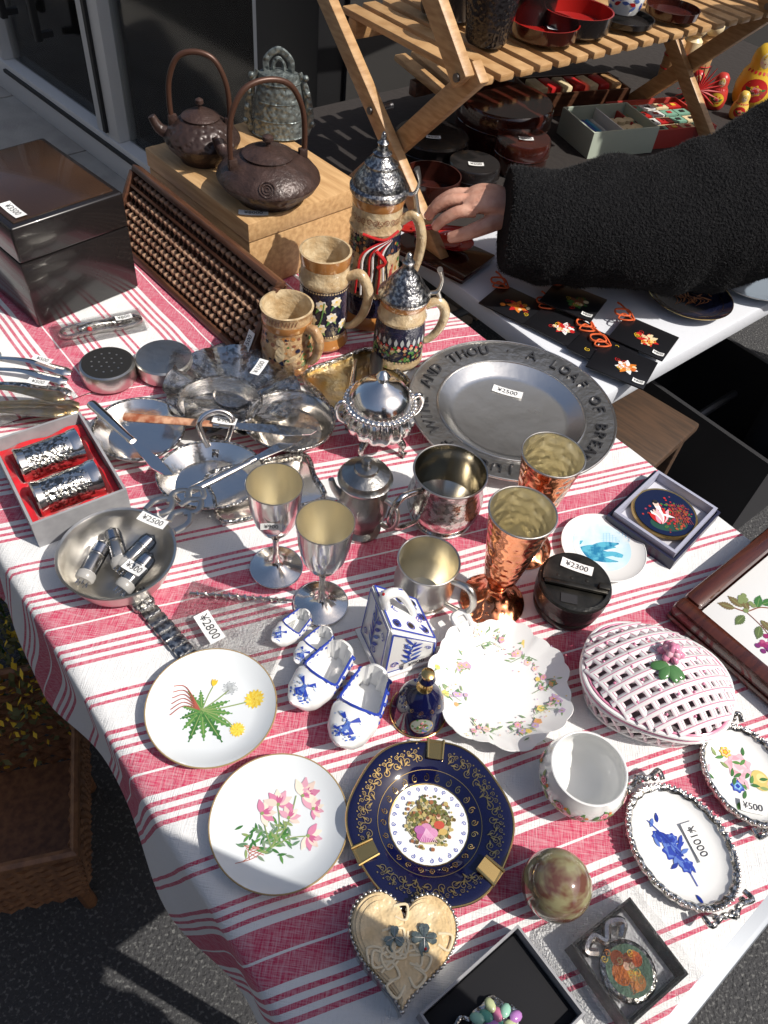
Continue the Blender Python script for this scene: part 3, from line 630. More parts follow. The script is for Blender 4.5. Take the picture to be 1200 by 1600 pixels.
# black ashtray with cover
b=B('black_metal_ashtray',.220,.521,.003,-5)
b.add(lathe([(0,0),(.034,0),(.037,.004),(.0385,.012),(.0375,.014),(.0395,.018),(.041,.030),(.0405,.040),(.0415,.044),(.040,.047),(.036,.048)],56),mat('japanned_black',(.022,.022,.020),.3,.5,bump=('noise',200,.0006)))
JB=mat('worn_bronze_black',(.07,.065,.055),.35,.8,c2=(.03,.03,.028),ns=60)
b.add(extr([(.037*cos(t),.037*sin(t)) for t in [radians(-10+200*i/24) for i in range(25)]],.047,.0495),JB)
b.add(extr([(.037*cos(t),.037*sin(t)) for t in [radians(192+156*i/24) for i in range(25)]],.042,.0445),JB)
b.add(box(.07,.006,.004,.001),JB,T(0,-.008,.0475)); b.add(box(.012,.008,.006,.001),JB,T(.030,-.004,.049)); b.add(box(.018,.012,.001),BLK,T(-.006,-.024,.0447))
for x in (-.02,-.005,.012): b.add(lathe([(0,.0507),(.002,.0500)],8),JB,T(x,.002,0))
label(b,'¥2300',T(.000,.018,.0497,0,0,-10),.036,.013); b.done()
# tray at right
b=B('grape_painted_tray',.536,.532,.006,-45)
b.add(box(.27,.30,.010,.004),MAHOG); 
for sx,sy,x,y in ((.27,.022,0,-.139),(.27,.022,0,.139),(.022,.256,-.124,0),(.022,.256,.124,0)): b.add(box(sx,sy,.020,.006),MAHOG,T(x,y,.009))
b.add(box(.222,.252,.006,.001),PORC,T(0,0,.0105))
p=Paint(b,lambda X,Y,e:Vector((max(-.110,min(.110,X)),max(-.125,min(.125,Y)),.0166+e)),rot=53,ox=-.066,oy=-.076)
p.stroke([(-.028,.018),(-.010,.010),(.012,.016),(.04,.010)],.0014,BRN); p.stroke([(-.01,.01),(.0,-.006),(.006,-.02)],.0010,BRN)
for x,y,a in ((-.022,.014,160),(-.014,.004,220),(-.006,.012,100),(.006,.016,60),(.004,-.002,300),(.018,.010,330),(-.012,.016,130),(.014,.020,20),(.000,-.010,240)):
    p.petal(x,y,a,.019,.011,random.choice((GR,P((.10,.14,.05)),P((.16,.12,.05)))),.25); p.stroke([(x,y),(x+.014*cos(radians(a)),y+.014*sin(radians(a)))],.0005,GR3)
for i in range(30): p.dot(.004+random.gauss(0,.007),-.034+random.gauss(0,.006),.0032,P(random.choice(((.28,.03,.12),(.18,.03,.14),(.4,.08,.18),(.12,.02,.09))),.15),10)
for i in range(10): p.dot(-.006+random.gauss(0,.006),.024+random.gauss(0,.004),.0032,P((.20,.25,.10),.15),10)
b.done()
# ============================================================ METALWARE
b=B('bread_motto_pewter_plate',.156,.829,.004,8)
top=[(0,.004),(.078,.004),(.086,.006),(.101,.018),(.1035,.0185),(.105,.0175),(.143,.0235)]
b.add(lathe(top[:5],120),mat('polished_pewter',(.80,.79,.77),.22,1,bump=('noise',24,.0010),rv=.15,ns=12))
b.add(lathe(top[4:]+[(.1455,.0235),(.1455,.022),(.104,.015),(.085,.001),(0,.001)],120),mat('cast_pewter',(.54,.53,.51),.34,1,bump=('noise',130,.0010),c2=(.44,.43,.41),ns=60))
b.add(ring(.1445,.0016,120,8,z=.0235),PEW); b.add(ring(.1035,.0016,120,8,z=.0186),PEW)
S_='WINE AND THOU · A LOAF OF BREAD · A JUG OF '
for i,ch in enumerate(S_):
    if ch==' ': continue
    a=202-i*360/len(S_); A=radians(a); M=T(.1245*cos(A),.1245*sin(A),.0216,0,0,a-90)@T(rx=9)
    b.add(text(ch,.024,.05),mat('letter_patina',(.035,.035,.038),.6,.3),M)
    b.add(text(ch,.0225,.065),mat('letter_pewter',(.13,.13,.135),.4,.9),M)
label(b,'¥2500',T(.004,.050,.0046,0,0,-20),.044,.015); b.done()
def goblet(name,x,y):
    b=B(name,x,y,.004)
    o=[(.030,0),(.0295,.002),(.020,.005),(.009,.010),(.0045,.016),(.0035,.030),(.0035,.050),(.0045,.056),(.0065,.059),(.0045,.062),(.007,.066),(.016,.073),(.0225,.088),(.0265,.110),(.029,.142)]
    b.add(lathe([(0,.001)]+o,64),SILVER); b.add(lathe([(.029,.142),(.0283,.142),(.0258,.110),(.0218,.089),(.0150,.075),(0,.069)],64),SATIN); b.add(ring(.0287,.0006,64,6,z=.142),PEW); b.add(ring(.0296,.0009,64,6,z=.0015),SILVER); return b
b=goblet('pewter_goblet',-.113,.516); label(b,'¥900',T(-.002,-.0272,.108,82),.022,.009); b.done(); goblet('pewter_goblet',-.055,.476).done()
def cgob(x,y):
    b=B('hammered_copper_goblet',x,y,.004)
    o=[(.037,0),(.0365,.003),(.028,.009),(.016,.016),(.0105,.024),(.0095,.034),(.013,.042),(.019,.052),(.0215,.070),(.026,.100),(.0325,.145),(.0345,.156)]
    b.add(lathe([(0,.001)]+o,72),COPPER); b.add(lathe([(.0345,.156),(.0335,.1565),(.0312,.145),(.0245,.100),(.019,.066),(0,.058)],72),COPIN)
    b.add(ring(.034,.0011,72,8,z=.1562),PEW); b.add(ring(.0102,.0014,32,8,z=.030),COPPER); b.done()
cgob(.136,.512); cgob(.170,.600)
def mug(name,x,y,R,h,ang,M_out=PEW,M_in=SATIN,belly=1,hr=.6):
    b=B(name,x,y,.004)
    o=[(R*.8,0),(R*.86,h*.04),(R*.80,h*.08),(R*belly*.98,h*.3),(R*belly,h*.5),(R*.93,h*.8),(R*.98,h*.97),(R*1.0,h)]
    b.add(lathe([(0,.001)]+o,64),M_out); b.add(lathe([(R,h),(R*.96,h*1.005),(R*.9,h*.8),(R*belly*.94,h*.5),(R*belly*.9,h*.28),(R*.6,h*.1),(0,h*.08)],64),M_in)
    b.add(ring(R*.98,.0012,64,8,z=h),PEW); b.add(ring(R*.86,.0012,64,8,z=h*.05),PEW); A=radians(ang); d=Vector((cos(A),sin(A),0))
    pts=[d*R*.94+Vector((0,0,h*.88)),d*(R+h*hr*.5)+Vector((0,0,h*.95)),d*(R+h*hr*.72)+Vector((0,0,h*.62)),d*(R+h*hr*.5)+Vector((0,0,h*.3)),d*R*.9+Vector((0,0,h*.2))]
    b.add(tube(pts,[.0035,.0042,.004,.0035,.003],10,sm=6),M_out); return b
mug('pewter_mug',.055,.506,.034,.066,-40).done()
mug('engraved_silver_mug',.070,.628,.044,.082,215,ENGR,mat('silver_inside',(.50,.47,.40),.2,1),1.04,.7).done()
b=B('lidded_pewter_pot',-.026,.592,.004)
b.add(lathe([(0,0),(.024,0),(.025,.004),(.020,.010),(.021,.018),(.029,.034),(.030,.048),(.026,.068),(.022,.078),(.024,.083),(.031,.086),(.0315,.089),(.029,.091),(.027,.096),(.018,.101),(.014,.103),(.013,.106),(.006,.108),(.004,.111),(.006,.115),(.004,.118),(0,.119)],56),mat('aged_pewter',(.42,.41,.39),.28,1,bump=('noise',120,.0008),c2=(.30,.29,.27),ns=50))
b.add(tube([(.024,-.016,.070),(.036,-.026,.066),(.038,-.030,.048),(.032,-.024,.030),(.024,-.014,.024)],.0030,10,sm=6),PEW); b.add(tube([(-.024,.0,.055),(-.034,.004,.066),(-.038,.006,.078)],[.007,.0045,.0035],10,sm=5),PEW); b.done()
# sugar bowl
b=B('silver_sugar_bowl',-.024,.742,.004,20)
rb=lambda a,r,z:(r*(1+.035*cos(16*a)),z)
b.add(lathe([(0,.020),(.020,.020),(.036,.028),(.045,.040),(.046,.050),(.040,.060),(.035,.066)],96,rb),SILVER)
b.add(lathe([(.035,.066),(.043,.070),(.045,.073),(.041,.075),(.036,.074)],96),SILVER)
for i in range(40): a=2*pi*i/40; b.add(ball(.0036,8,5),SILVER,T(.0445*cos(a),.0445*sin(a),.072))
b.add(lathe([(.041,.074),(.0395,.081),(.033,.091),(.022,.099),(.010,.103),(.006,.106),(.008,.110),(.009,.114),(.006,.118),(.003,.121),(0,.122)],56),SILVER)
for a in (45,135,225,315):
    d=Vector((cos(radians(a)),sin(radians(a)),0)); b.add(tube([d*.030+Vector((0,0,.026)),d*.040+Vector((0,0,.018)),d*.038+Vector((0,0,.006)),d*.046+Vector((0,0,0.003))],[.006,.0045,.003,.005],10,sm=5),ORN)
for s in (-1,1): b.add(tube([(s*.036,0,.064),(s*.048,0,.078),(s*.056,0,.070),(s*.053,0,.052),(s*.042,0,.042)],.0032,10,sm=6),SILVER)
b.done()
b=B('tarnished_silver_tray',-.066,.858,.004,42)
b.add(box(.125,.10,.004,.0015),BRASS); b.add(tube([(x*1.08,y*1.05,.006) for x,y in ((-.055,-.045),(0,-.0475),(.055,-.045),(.0575,0),(.055,.045),(0,.0475),(-.055,.045),(-.0575,0))],.004,8,True,sm=5),ORN)
b.add(tube([(.02,-.02,.012),(.05,.02,.014)],.010,16),PEWD); b.add(tube([(-.03,-.03,.01),(.02,.03,.012)],[.006,.003],10),SILVER); b.done()
b=B('fluted_silver_dish',-.226,.784,.004,8); R=.088
b.add(lathe([(0,.008),(.03,.008),(.05,.014),(.075,.024),(.088,.030),(.087,.028),(.05,.010),(.03,.002),(0,.002)],120,lambda a,r,z:(r*(1+.07*abs(cos(5*a))*(r/R)**2-.02),z*(1-.28*abs(cos(5*a))**2*(r/R)))),ENGR)
b.add(lathe([(0,.010),(.024,.010),(.026,.012)],40),SILVER)
film(b,-.09,.10,-.06,.07,34,lambda x,y:.032+.011*noise.noise(Vector((x*38,y*38,2)))+.006*noise.noise(Vector((x*110,y*90,3)))); label(b,'¥1500',T(.035,.02,.044,0,0,70),.034,.013); b.done()
b=B('clover_serving_dish',-.222,.684,.004,8)
for x,y,r,sx in ((-.098,.012,.056,1),(.090,.040,.058,1),(.0,-.062,.056,1.15),(-.004,.070,.050,1.1)):
    b.add(lathe([(0,.006),(r*.72,.007),(r*.93,.022),(r,.026),(r*1.01,.025),(r*.95,.020),(r*.7,.003),(0,.002)],64,lambda a,q,z:(q*(1+.03*cos(3*a)),z)),SILVER,T(x,y,0,0,0,x*900,(sx,1,1))); b.add(ring(r,.0016,64,8,z=.026),ORN,T(x,y,0,0,0,x*900,(sx,1,1)))
b.add(tube([(-.01,-.01,.02),(-.02,0,.05),(.0,.012,.060),(.02,.01,.05),(.012,-.004,.02)],.004,10,sm=6),SILVER)
b.add(lathe([(0,.02),(.014,.018),(.02,.010)],24),ORN); b.done()
b=B('square_silver_tray',-.150,.632,.004,28); b.add(box(.13,.085,.004,.0015),SILVER); b.add(tube([(x,y,.006) for x,y in ((-.062,-.04),(0,-.042),(.062,-.04),(.064,0),(.062,.04),(0,.042),(-.062,.04),(-.064,0))],.0028,8,True,sm=4),ORN); b.done()
def knife(name,x0,y0,x1,y1,z,hm,frac=.45,lab=None,w=.008):
    d=Vector((x1-x0,y1-y0,0)); L=d.length; b=B(name,x0,y0,z,math.degrees(math.atan2(d.y,d.x)))
    b.add(tube([(0,0,0),(L*.03,0,.0),(L*frac*.6,0,0),(L*frac,0,0)],[w*.5,w*.8,w*.7,w*.55],12,flat=.6,sm=4),hm); b.add(tube([(L*frac,0,0),(L*frac+.008,0,0)],w*.62,12,flat=.8),SILVER)
    b.add(extr([(L*frac+.008,-w*.5),(L*.85,-w*1.1),(L*.97,-w*.5),(L,w*.4),(L*.8,w*.8),(L*frac+.008,w*.5)],-.0008,.0008),SILVER)
    if lab: label(b,lab,T(L*(frac+.06),0,w*.7,0,0,-5),.03,.012)
    b.done()
knife('agate_handled_knife',-.338,.684,-.098,.704,.044,MARB,.46,'¥900',.009)
knife('silver_table_knife',-.388,.704,-.255,.600,.040,SILVER,.5,None,.0085)
knife('silver_table_knife',-.228,.585,-.115,.705,.036,SILVER,.5,None,.0075)
def spoon(x,y,rz,m,L=.15,z=.004,lab=None,k=1.5):
    b=B('ornate_spoon',x,y,z,rz); b.add(tube([(0,0,.004),(L*.06,0,.005),(L*.16,0,.007),(L*.4,0,.012),(L*.62,0,.009),(L*.72,0,.005)],[.003*k,.0062*k,.0052*k,.0026*k,.0022*k,.003*k],10,flat=.45,sm=5),m)
    b.add(lathe([(0,.001),(.5,.002),(.9,.005),(1,.007),(.92,.0055),(.5,.003),(0,.002)],32),m,T(L*.84,0,.001,0,0,0,(L*.17,L*.115,1)))
    if lab: label(b,lab,T(L*.25,0,.018,0,0,180-8),.028,.011)
    b.done()
spoon(-.452,.790,176,SILVER,.15,lab='¥500'); spoon(-.448,.768,180,SILVER,.15,.008); spoon(-.436,.748,184,ORN,.16,.006,'¥500')
for i,(x,y,r) in enumerate(((-.418,.728,194),(-.412,.712,190),(-.424,.700,196),(-.43,.72,184))): spoon(x,y,r,BRASS,.18,.005+.006*i,k=1.7)
def sleeve(name,x,y,rz,sx,sy,z=.006,amp=.004):
    b=B(name,x,y,z,rz)
    def fz(X,Y): e=min(1,8*max(0,min(X/sx+.5,.5-X/sx,Y/sy+.5,.5-Y/sy))+.05); return .001+e*(.004+amp*abs(noise.noise(Vector((X*45,Y*45,x*9)))))
    film(b,-sx/2,sx/2,-sy/2,sy/2,24,fz); return b
sleeve('spoon_plastic_sleeve',-.49,.69,8,.16,.05,.034,.006).done()
b=sleeve('bagged_corkscrew',-.144,.429,-10,.125,.085)
b.add(tube([(-.052+.0012*i,.024+.0022*cos(i*.9)+.0003*i,.006+.0022*sin(i*.9)) for i in range(80)],.0013,6),SILVER)
b.add(tube([(-.058,.022,.006),(.05,.05,.006)],.0016,6),PEW)
label(b,'¥2800',T(-.018,-.014,.011,0,0,-38),.040,.017); b.done()
b=B('pewter_bracelet',-.208,.412,.004,-40)
for i in range(8): b.add(box(.0105,.021-.0006*abs(i-3),.006,.0018),PEWR,T(-.042+.012*i,0,.001,0,0,0)); b.add(tube([(-.036+.012*i,-.008,.004),(-.036+.012*i,.008,.004)],.0016,6),PEW)
b.add(box(.026,.024,.010,.003),PEWR,T(-.052,0,.0)); b.done()
b=B('pewter_porringer',-.279,.480,.004,8)
b.add(lathe([(0,.004),(.036,.004),(.050,.012),(.058,.026),(.0605,.036),(.063,.038),(.0625,.039),(.0600,.038)],72),PEW)
b.add(lathe([(0,.003),(.036,.003),(.052,.010),(.062,.036),(.063,.038)],72),PEW)
hd=Vector((cos(radians(50)),sin(radians(50)),0)); hn=Vector((-hd.y,hd.x,0))
def hp(a,c,z=.038): q=hd*a+hn*c; return (q.x,q.y,z)
for s in (-1,1):
    b.add(tube([hp(.060,s*.024),hp(.078,s*.026),hp(.090,s*.014),hp(.078,s*.004),hp(.066,s*.008)],.0038,8,sm=5,flat=.6),PEW); b.add(tube([hp(.084,s*.012),hp(.098,s*.020),hp(.110,s*.012),hp(.104,s*.002),hp(.09,0)],.0036,8,sm=5,flat=.6),PEW)
    b.add(tube([hp(.104,s*.004),hp(.116,s*.010),hp(.124,0)],.0034,8,sm=4,flat=.6),PEW)
label(b,'¥2500',T(.032,.042,.041,0,0,-25),.034,.013); b.done()
VG=mat('valve_getter',(.7,.7,.72),.12,1); VB=mat('valve_base',(.35,.34,.32),.3)
for i,(x,y,rz,lb) in enumerate(((-.306,.472,80,None),(-.286,.494,120,None),(-.266,.492,60,None),(-.258,.466,65,'¥300'))):
    b=B('radio_valve',x,y,.018,rz)
    M=T(-.02,0,.002,0,78,0); b.add(lathe([(0,0),(.009,0),(.0105,.002),(.0105,.008),(.0095,.010)],24),VB,M)
    b.add(lathe([(.0095,.010),(.0098,.040),(.008,.046),(.003,.049),(0,.052)],24),VGL,M); b.add(lathe([(.0088,.034),(.0078,.0445),(.003,.0475),(0,.048)],24),VG,M)
    b.add(box(.012,.009,.020,.001),PEW,M@T(0,0,.012)); b.add(lathe([(0,.010),(.008,.010),(.008,.011),(0,.011)],20),WHT,M); b.add(lathe([(0,.032),(.008,.032),(.008,.033),(0,.033)],20),PEW,M)
    for k in range(7): b.add(tube([(.006*cos(k*.9),.006*sin(k*.9),0),(.006*cos(k*.9),.006*sin(k*.9),-.006)],.0006,5),SILVER,M)
    if lb: label(b,lb,T(.002,0,.0155,0,-5,-90),.026,.013)
    b.done()
b=B('perforated_lid_tin',-.400,.794,.008,8); b.add(lathe([(0,0),(.036,0),(.037,.002),(.037,.020),(.036,.023),(.033,.024)],56),PEW); b.add(lathe([(0,.0245),(.0325,.0245),(.0335,.0235)],48),mat('black_lid',(.008,.008,.008),.75))
for k in range(3):
    for i in range(1 if k==0 else 6*k): a=2*pi*i/max(1,6*k); b.add(lathe([(0,.0252),(.0015,.0249)],8),PEW,T(.010*k*cos(a),.010*k*sin(a),0))
b.done()
b=B('round_pewter_tin',-.332,.826,.008,8); b.add(lathe([(0,0),(.038,0),(.0385,.002),(.0385,.012),(.039,.0125),(.039,.020),(.037,.0225),(.0,.0235)],64),PEW); b.done()
b=B('bottle_opener',-.447,.893,.010,33)
b.add(tube([(-.05,-.008,.003),(-.052,.008,.003),(-.03,.012,.004),(0,.009,.004),(.04,.013,.004),(.056,.004,.003),(.055,-.008,.003),(.03,-.012,.003),(0,-.008,.003)],.0034,8,True,sm=4),SILVER)
b.add(tube([(-.03,0,.004),(-.01,.002,.006),(.02,0,.005),(.045,0,.004)],[.004,.0055,.004,.003],10,sm=4),ORN); b.add(ball(.004),RED,T(-.016,-.006,.006)); label(b,'¥800',T(.035,0,.010),.024,.011)
b.done(); sleeve('opener_plastic_sleeve',-.447,.893,33,.13,.055,.012,.006).done()
b=B('boxed_silver_cups',-.386,.590,.004,40); openbox(b,.108,.150,.040,.003,GREYC,REDSAT)
film(b,-.050,.050,-.071,.071,30,lambda X,Y:.024+.006*noise.noise(Vector((X*50,Y*50,1)))-.018*max(0,1-abs(abs(Y)-.030)/.026)**.6*(abs(X)<.042),REDSAT)
for y in (-.030,.030):
    M=T(-.038,y,.028,0,90,0); b.add(lathe([(0,0),(.020,0),(.0215,.002),(.0205,.006),(.0195,.010)],40),SILVER,M); b.add(lathe([(.0195,.010),(.0205,.05),(.021,.062)],64,lambda a,r,z:(r+.0012*sin(9*a)*sin(z*260),z)),ORN,M); b.add(lathe([(.021,.062),(.0225,.066),(.023,.074),(.0222,.0745),(.021,.06),(.018,.02),(0,.018)],40),SILVER,M)
b.done()
# ============================================================ FAR END OBJECTS
b=B('black_lacquer_box',-.561,1.006,.010,52)
b.add(box(.168,.208,.100,.003),BLKP); b.add(box(.1685,.2085,.052,.004,3),BLKP,T(0,0,.1008)); b.add(box(.15,.19,.004,.002),mat('worn_brown_lacquer',(.030,.016,.010),.25,coat=.4,c2=(.055,.028,.015),ns=8),T(0,0,.1515))
label(b,'¥3500',T(-.06,-.07,.156,0,0,-90),.045,.016); b.done()
b=B('wooden_box',-.287,1.213,.010,-42); b.add(box(.283,.222,.084,.002),WOODL); b.add(box(.287,.226,.030,.002),WOODL,T(0,0,.0855))
label(b,'¥8000',T(.122,-.088,.1160,0,0,54),.044,.014); b.done()
L=.39; W_=.118; b=B('large_abacus',-.345,1.022,.062,-43,rx=62)
for y in (-W_/2,W_/2): b.add(box(L,.010,.018,.002),WOODD,T(0,y,-.009))
for x in (-L/2,L/2): b.add(box(.010,W_-.010,.018,.002),WOODD,T(x,0,-.009))
b.add(box(L-.012,.004,.012),WOODD,T(0,W_/2-.026,-.006)); b.add(box(L,W_,.003),WOODD,T(0,0,-.013))
nr=29
for i in range(nr):
    x=-L/2+.012+(L-.024)*i/(nr-1); b.add(tube([(x,-W_/2,0),(x,W_/2,0)],.0012,5),WOODD)
    for k in range(7):
        y=-W_/2+.012+k*.0125+(.005 if k>=5 else 0)+(.012 if k==6 else 0)
        if y>W_/2-.01: continue
        b.add(lathe([(.0015,-.0056),(.0062,-.0008),(.0062,.0008),(.0015,.0056)],10),BEADM,T(x,y,0,90))
label(b,'¥1500',T(L/2-.006,-W_/2+.022,.010,0,0,90),.040,.014); b.done()
def kettle(x,y,s,R,flat,sp,rel,ha):
    b=B('cast_iron_kettle',x,y,.126,0); h=R*flat
    b.add(lathe([(0,0),(R*.62,0),(R*.66,h*.10),(R*.92,h*.38),(R,h*.55)],64),IRONR if rel else IRON)
    b.add(lathe([(R,h*.55),(R*.985,h*.62),(R*.86,h*.80),(R*.62,h*.98),(R*.46,h*1.06)],64),IRON if rel else IRONR)
    b.add(lathe([(R*.48,h*1.05),(R*.50,h*1.10),(R*.44,h*1.14),(R*.25,h*1.24),(R*.06,h*1.28),(R*.045,h*1.36),(R*.11,h*1.42),(R*.10,h*1.50),(R*.04,h*1.54),(0,h*1.55)],48),IRON)
    A=radians(ha); d=Vector((cos(A),sin(A),0)); hh=.155 if R<.07 else .166
    pts=[d*(R*.72*c)+Vector((0,0,z)) for c,z in ((1.0,h*.86),(1.05,h*1.25),(.98,hh*.74),(.62,hh*.95),(0,hh*1.01),(-.62,hh*.95),(-.98,hh*.74),(-1.05,h*1.25),(-1.0,h*.86))]
    b.add(tube(pts,.0042,10,sm=6),mat('rust_brown_handle',(.08,.036,.022),.4,.3))
    for q in (1,-1): b.add(box(.014,.010,.02,.003),IRON,T(d.x*R*.72*q,d.y*R*.72*q,h*.78,0,0,ha))
    A=radians(sp); d=Vector((cos(A),sin(A),0)); b.add(tube([d*R*.8+Vector((0,0,h*.6)),d*R*1.08+Vector((0,0,h*.72)),d*R*1.25+Vector((0,0,h*1.02))],[R*.2,R*.14,R*.10],14,sm=5),IRON)
    if rel: 
        for r in (.011,.007,.003): b.add(ring(r,.0012,24,6),IRON,T(R*.90*cos(radians(-80)),R*.90*sin(radians(-80)),h*.76,52,0,10))
    b.done()
kettle(-.369,1.216,1,.060,1.0,190,False,10)
kettle(-.243,1.122,1,.078,.78,155,True,35)
b=B('bronze_bell_ornament',-.270,1.340,.126,10)
b.add(lathe([(.90,0),(1,.002),(.96,.02),(.86,.06),(.74,.09),(.70,.098),(0,.104)],56),BRONZE,T(s=(.046,.032,1)))
for z in (.004,.03,.058,.086): b.add(ring(1,.03,56,6),BRONZE,T(0,0,z,s=(.046*(1-z*2.6),.033*(1-z*2.6),.04)))
for s in (-1,1):
    b.add(tube([(s*.046,0,.002),(s*.052,0,.03),(s*.046,0,.07),(s*.034,0,.10)],[.005,.0065,.006,.004],8,sm=5,flat=.4),BRONZE)
    for k in range(4): b.add(ball(.0055,8,5),BRONZE,T(s*(.056-.004*k),0,.02+.024*k))
b.add(tube([(-.020,0,.10),(-.019,0,.118),(0,0,.132),(.019,0,.118),(.020,0,.10)],.0055,8,sm=6,flat=.6),BRONZE)
b.add(tube([(-.009,0,.10),(-.008,0,.112),(0,0,.120),(.008,0,.112),(.009,0,.10)],.0035,8,sm=5),BRONZE)
b.done()
def stein(name,x,y,bands,hz,hr,hang,hm,lid=None):
    b=B(name,x,y,.010,8); outer=[]
    for pr,m in bands: b.add(lathe(pr,56),m); outer+=pr
    rt=outer[-1][0]; H=outer[-1][1]; b.add(lathe([(0,0),(outer[0][0],0)],56),CREAMW)
    if not lid: b.add(lathe([(rt,H),(rt-.003,H+.0005),(rt-.005,H-.004),(outer[0][0]-.008,.012),(0,.01)],56),CREAMW)
    d=Vector((cos(radians(hang)),sin(radians(hang)),0)); r0=interp([(z,r) for r,z in outer],hz*.8)
    b.add(tube([d*r0*.95+Vector((0,0,hz*.98)),d*(r0+hr*.55)+Vector((0,0,hz*1.06)),d*(r0+hr)+Vector((0,0,hz*.86)),d*(r0+hr*.85)+Vector((0,0,hz*.55)),d*(r0+hr*.35)+Vector((0,0,hz*.33)),d*r0*.9+Vector((0,0,hz*.28))],[.006,.0075,.0075,.0065,.0055,.004],12,sm=6),hm)
    if lid:
        pr,th=lid; b.add(lathe(pr,56),PEWR)
        b.add(tube([d*(rt*.98)+Vector((0,0,H+.003)),d*(rt+.012)+Vector((0,0,H+.006)),d*(rt+.016)+Vector((0,0,H+.024)),d*(rt+.010)+Vector((0,0,H+.040))],[.004,.0045,.0035,.007],10,sm=5,flat=.6),PEW)
        b.add(tube([d*(rt+.012)+Vector((0,0,H+.006)),d*(rt+hr*.8)+Vector((0,0,hz*.98))],.0035,8),PEW)
    return b,Paint(b,cylF(sorted([(z,r) for r,z in outer]),-pi/2-.1,outer[0][0]))
b,p=stein('stoneware_mug',-.168,.872,[([(.030,0),(.032,.004),(.031,.012)],OCHRE),([(.031,.012),(.036,.02),(.037,.04),(.034,.06),(.033,.072)],STONEW),([(.033,.072),(.035,.076),(.035,.084)],OCHRE),([(.035,.084),(.034,.090),(.0365,.100)],STONEW)],.075,.020,-35,STONEW)
for i in range(90): 
    x=random.uniform(-.05,.06);y=random.uniform(.02,.07); p.dot(x,y,random.uniform(.0015,.0035),random.choice((NAVYW,CREAMW,OCHRE,BRN,GR,BRN,NAVYW)),8)
p.petal(-.006,.03,80,.03,.012,CREAMW); p.petal(.002,.03,40,.024,.008,CREAMW); p.dot(-.004,.062,.005,CREAMW)
for i in range(12): p.stroke([(-.03+.004*i,.088),(-.028+.004*i,.096)],.001,BRN)
b.done()
b,p=stein('edelweiss_beer_stein',-.128,.944,[([(.036,0),(.038,.004),(.036,.012),(.034,.018)],OCHRE),([(.034,.018),(.035,.024)],CREAMW),([(.035,.024),(.035,.10)],NAVYW),([(.035,.10),(.0365,.104),(.0365,.110),(.034,.114),(.0335,.128)],CREAMW),([(.0335,.128),(.035,.134),(.036,.146)],OCHRE)],.115,.030,-20,CREAMW)
for y in (.026,.098): 
    for i in range(50): p.dot(-.1+.004*i,y,.0016,CREAMW,6)
for cx,cy in ((0,.08),(-.014,.055),(.016,.06),(.0,.042),(.022,.085),(-.03,.08),(-.028,.04),(.035,.045)):
    p.petal(cx,cy,240,.016,.004,GR2); p.petal(cx,cy,300,.014,.004,GR3); p.flower(cx,cy,.0085,7,WHT,YEL,CRM)
p.stroke([(-.01,.03),(0,.055),(.004,.085)],.0018,GR2)
b.done()
b,p=stein('tall_lidded_beer_stein',-.068,1.020,[([(.044,0),(.046,.006),(.043,.016),(.040,.020)],OCHRE),([(.040,.020),(.041,.03),(.040,.055)],NAVYW),([(.040,.055),(.039,.09),(.037,.12)],CREAMW),([(.037,.12),(.0365,.150)],NAVYW),([(.0365,.150),(.038,.154),(.036,.160),(.0355,.185)],CREAMW),([(.0355,.185),(.037,.190),(.0375,.200)],OCHRE)],.165,.030,-12,CREAMW,
 ([(.039,.199),(.041,.203),(.041,.208),(.037,.211),(.036,.216),(.031,.224),(.024,.232),(.022,.236),(.023,.239),(.016,.243),(.012,.250),(.013,.253),(.008,.256),(.006,.262),(.008,.266),(.004,.270),(.003,.277),(0,.281)],0))
for i in range(150): p.dot(random.uniform(-.07,.08),random.uniform(.056,.15),random.uniform(.0015,.0042),random.choice((BRN,OCHRE,GR,NAVYW,CREAMW,NAVYW,BRN)),8)
for i in range(40): 
    for y in (.056,.121,.151): p.dot(-.1+.005*i,y,.002,CREAMW,6)
for cx in (-.028,0,.030): p.petal(cx,.07,90,.045,.014,CREAMW); p.petal(cx-.004,.075,70,.035,.008,P((.35,.04,.03))); p.dot(cx,.118,.005,CREAMW)
for i in range(14): p.curl(-.06+.01*i,.172,.005,i*70,1 if i%2 else -1,BRN,.0012)
for i,c in enumerate((RED,WHT,BLKI,RED,WHT,BLKI,RED,WHT,BLKI)):
    x=-.018+.004*i; b.add(tube([(.020+x*.2,-.038,.150),(x,-.043,.130),(x*1.3,-.044,.10),(x*1.4+.003*sin(i),-.043,.066-.003*(i%3))],.0017,6,sm=5),c)
b.add(tube([(-.02,-.036,.155),(.01,-.040,.150),(.03,-.030,.16)],.002,6,sm=4),RED); b.add(tube([(.0,-.044,.135),(.014,-.046,.12),(.004,-.046,.11)],.003,6,sm=4),RED)
b.done()
b,p=stein('lidded_beer_stein',-.014,.928,[([(.037,0),(.038,.004),(.036,.012)],CREAMW),([(.036,.012),(.037,.03),(.036,.055),(.034,.070)],NAVYW),([(.034,.070),(.035,.074),(.033,.078),(.032,.092)],CREAMW),([(.032,.092),(.034,.096),(.0345,.104)],OCHRE)],.088,.028,5,CREAMW,
 ([(.036,.103),(.037,.106),(.036,.109),(.031,.114),(.024,.126),(.015,.138),(.009,.145),(.007,.150),(.009,.155),(.005,.160),(.004,.166),(0,.170)],0))
for i in range(90): p.dot(random.uniform(-.06,.07),random.gauss(.026,.007),.0024,random.choice((GR,GR2,GR3,BRN)),8)
for i in range(9): x=-.035+.009*i; y=.035+random.uniform(-.004,.004); p.dot(x,y,.0036,CREAMW,4); p.dot(x,y+.004,.0038,RED,3)
for i in range(10): p.petal(-.04+.009*i,.042,90,.012,.005,GREYI)
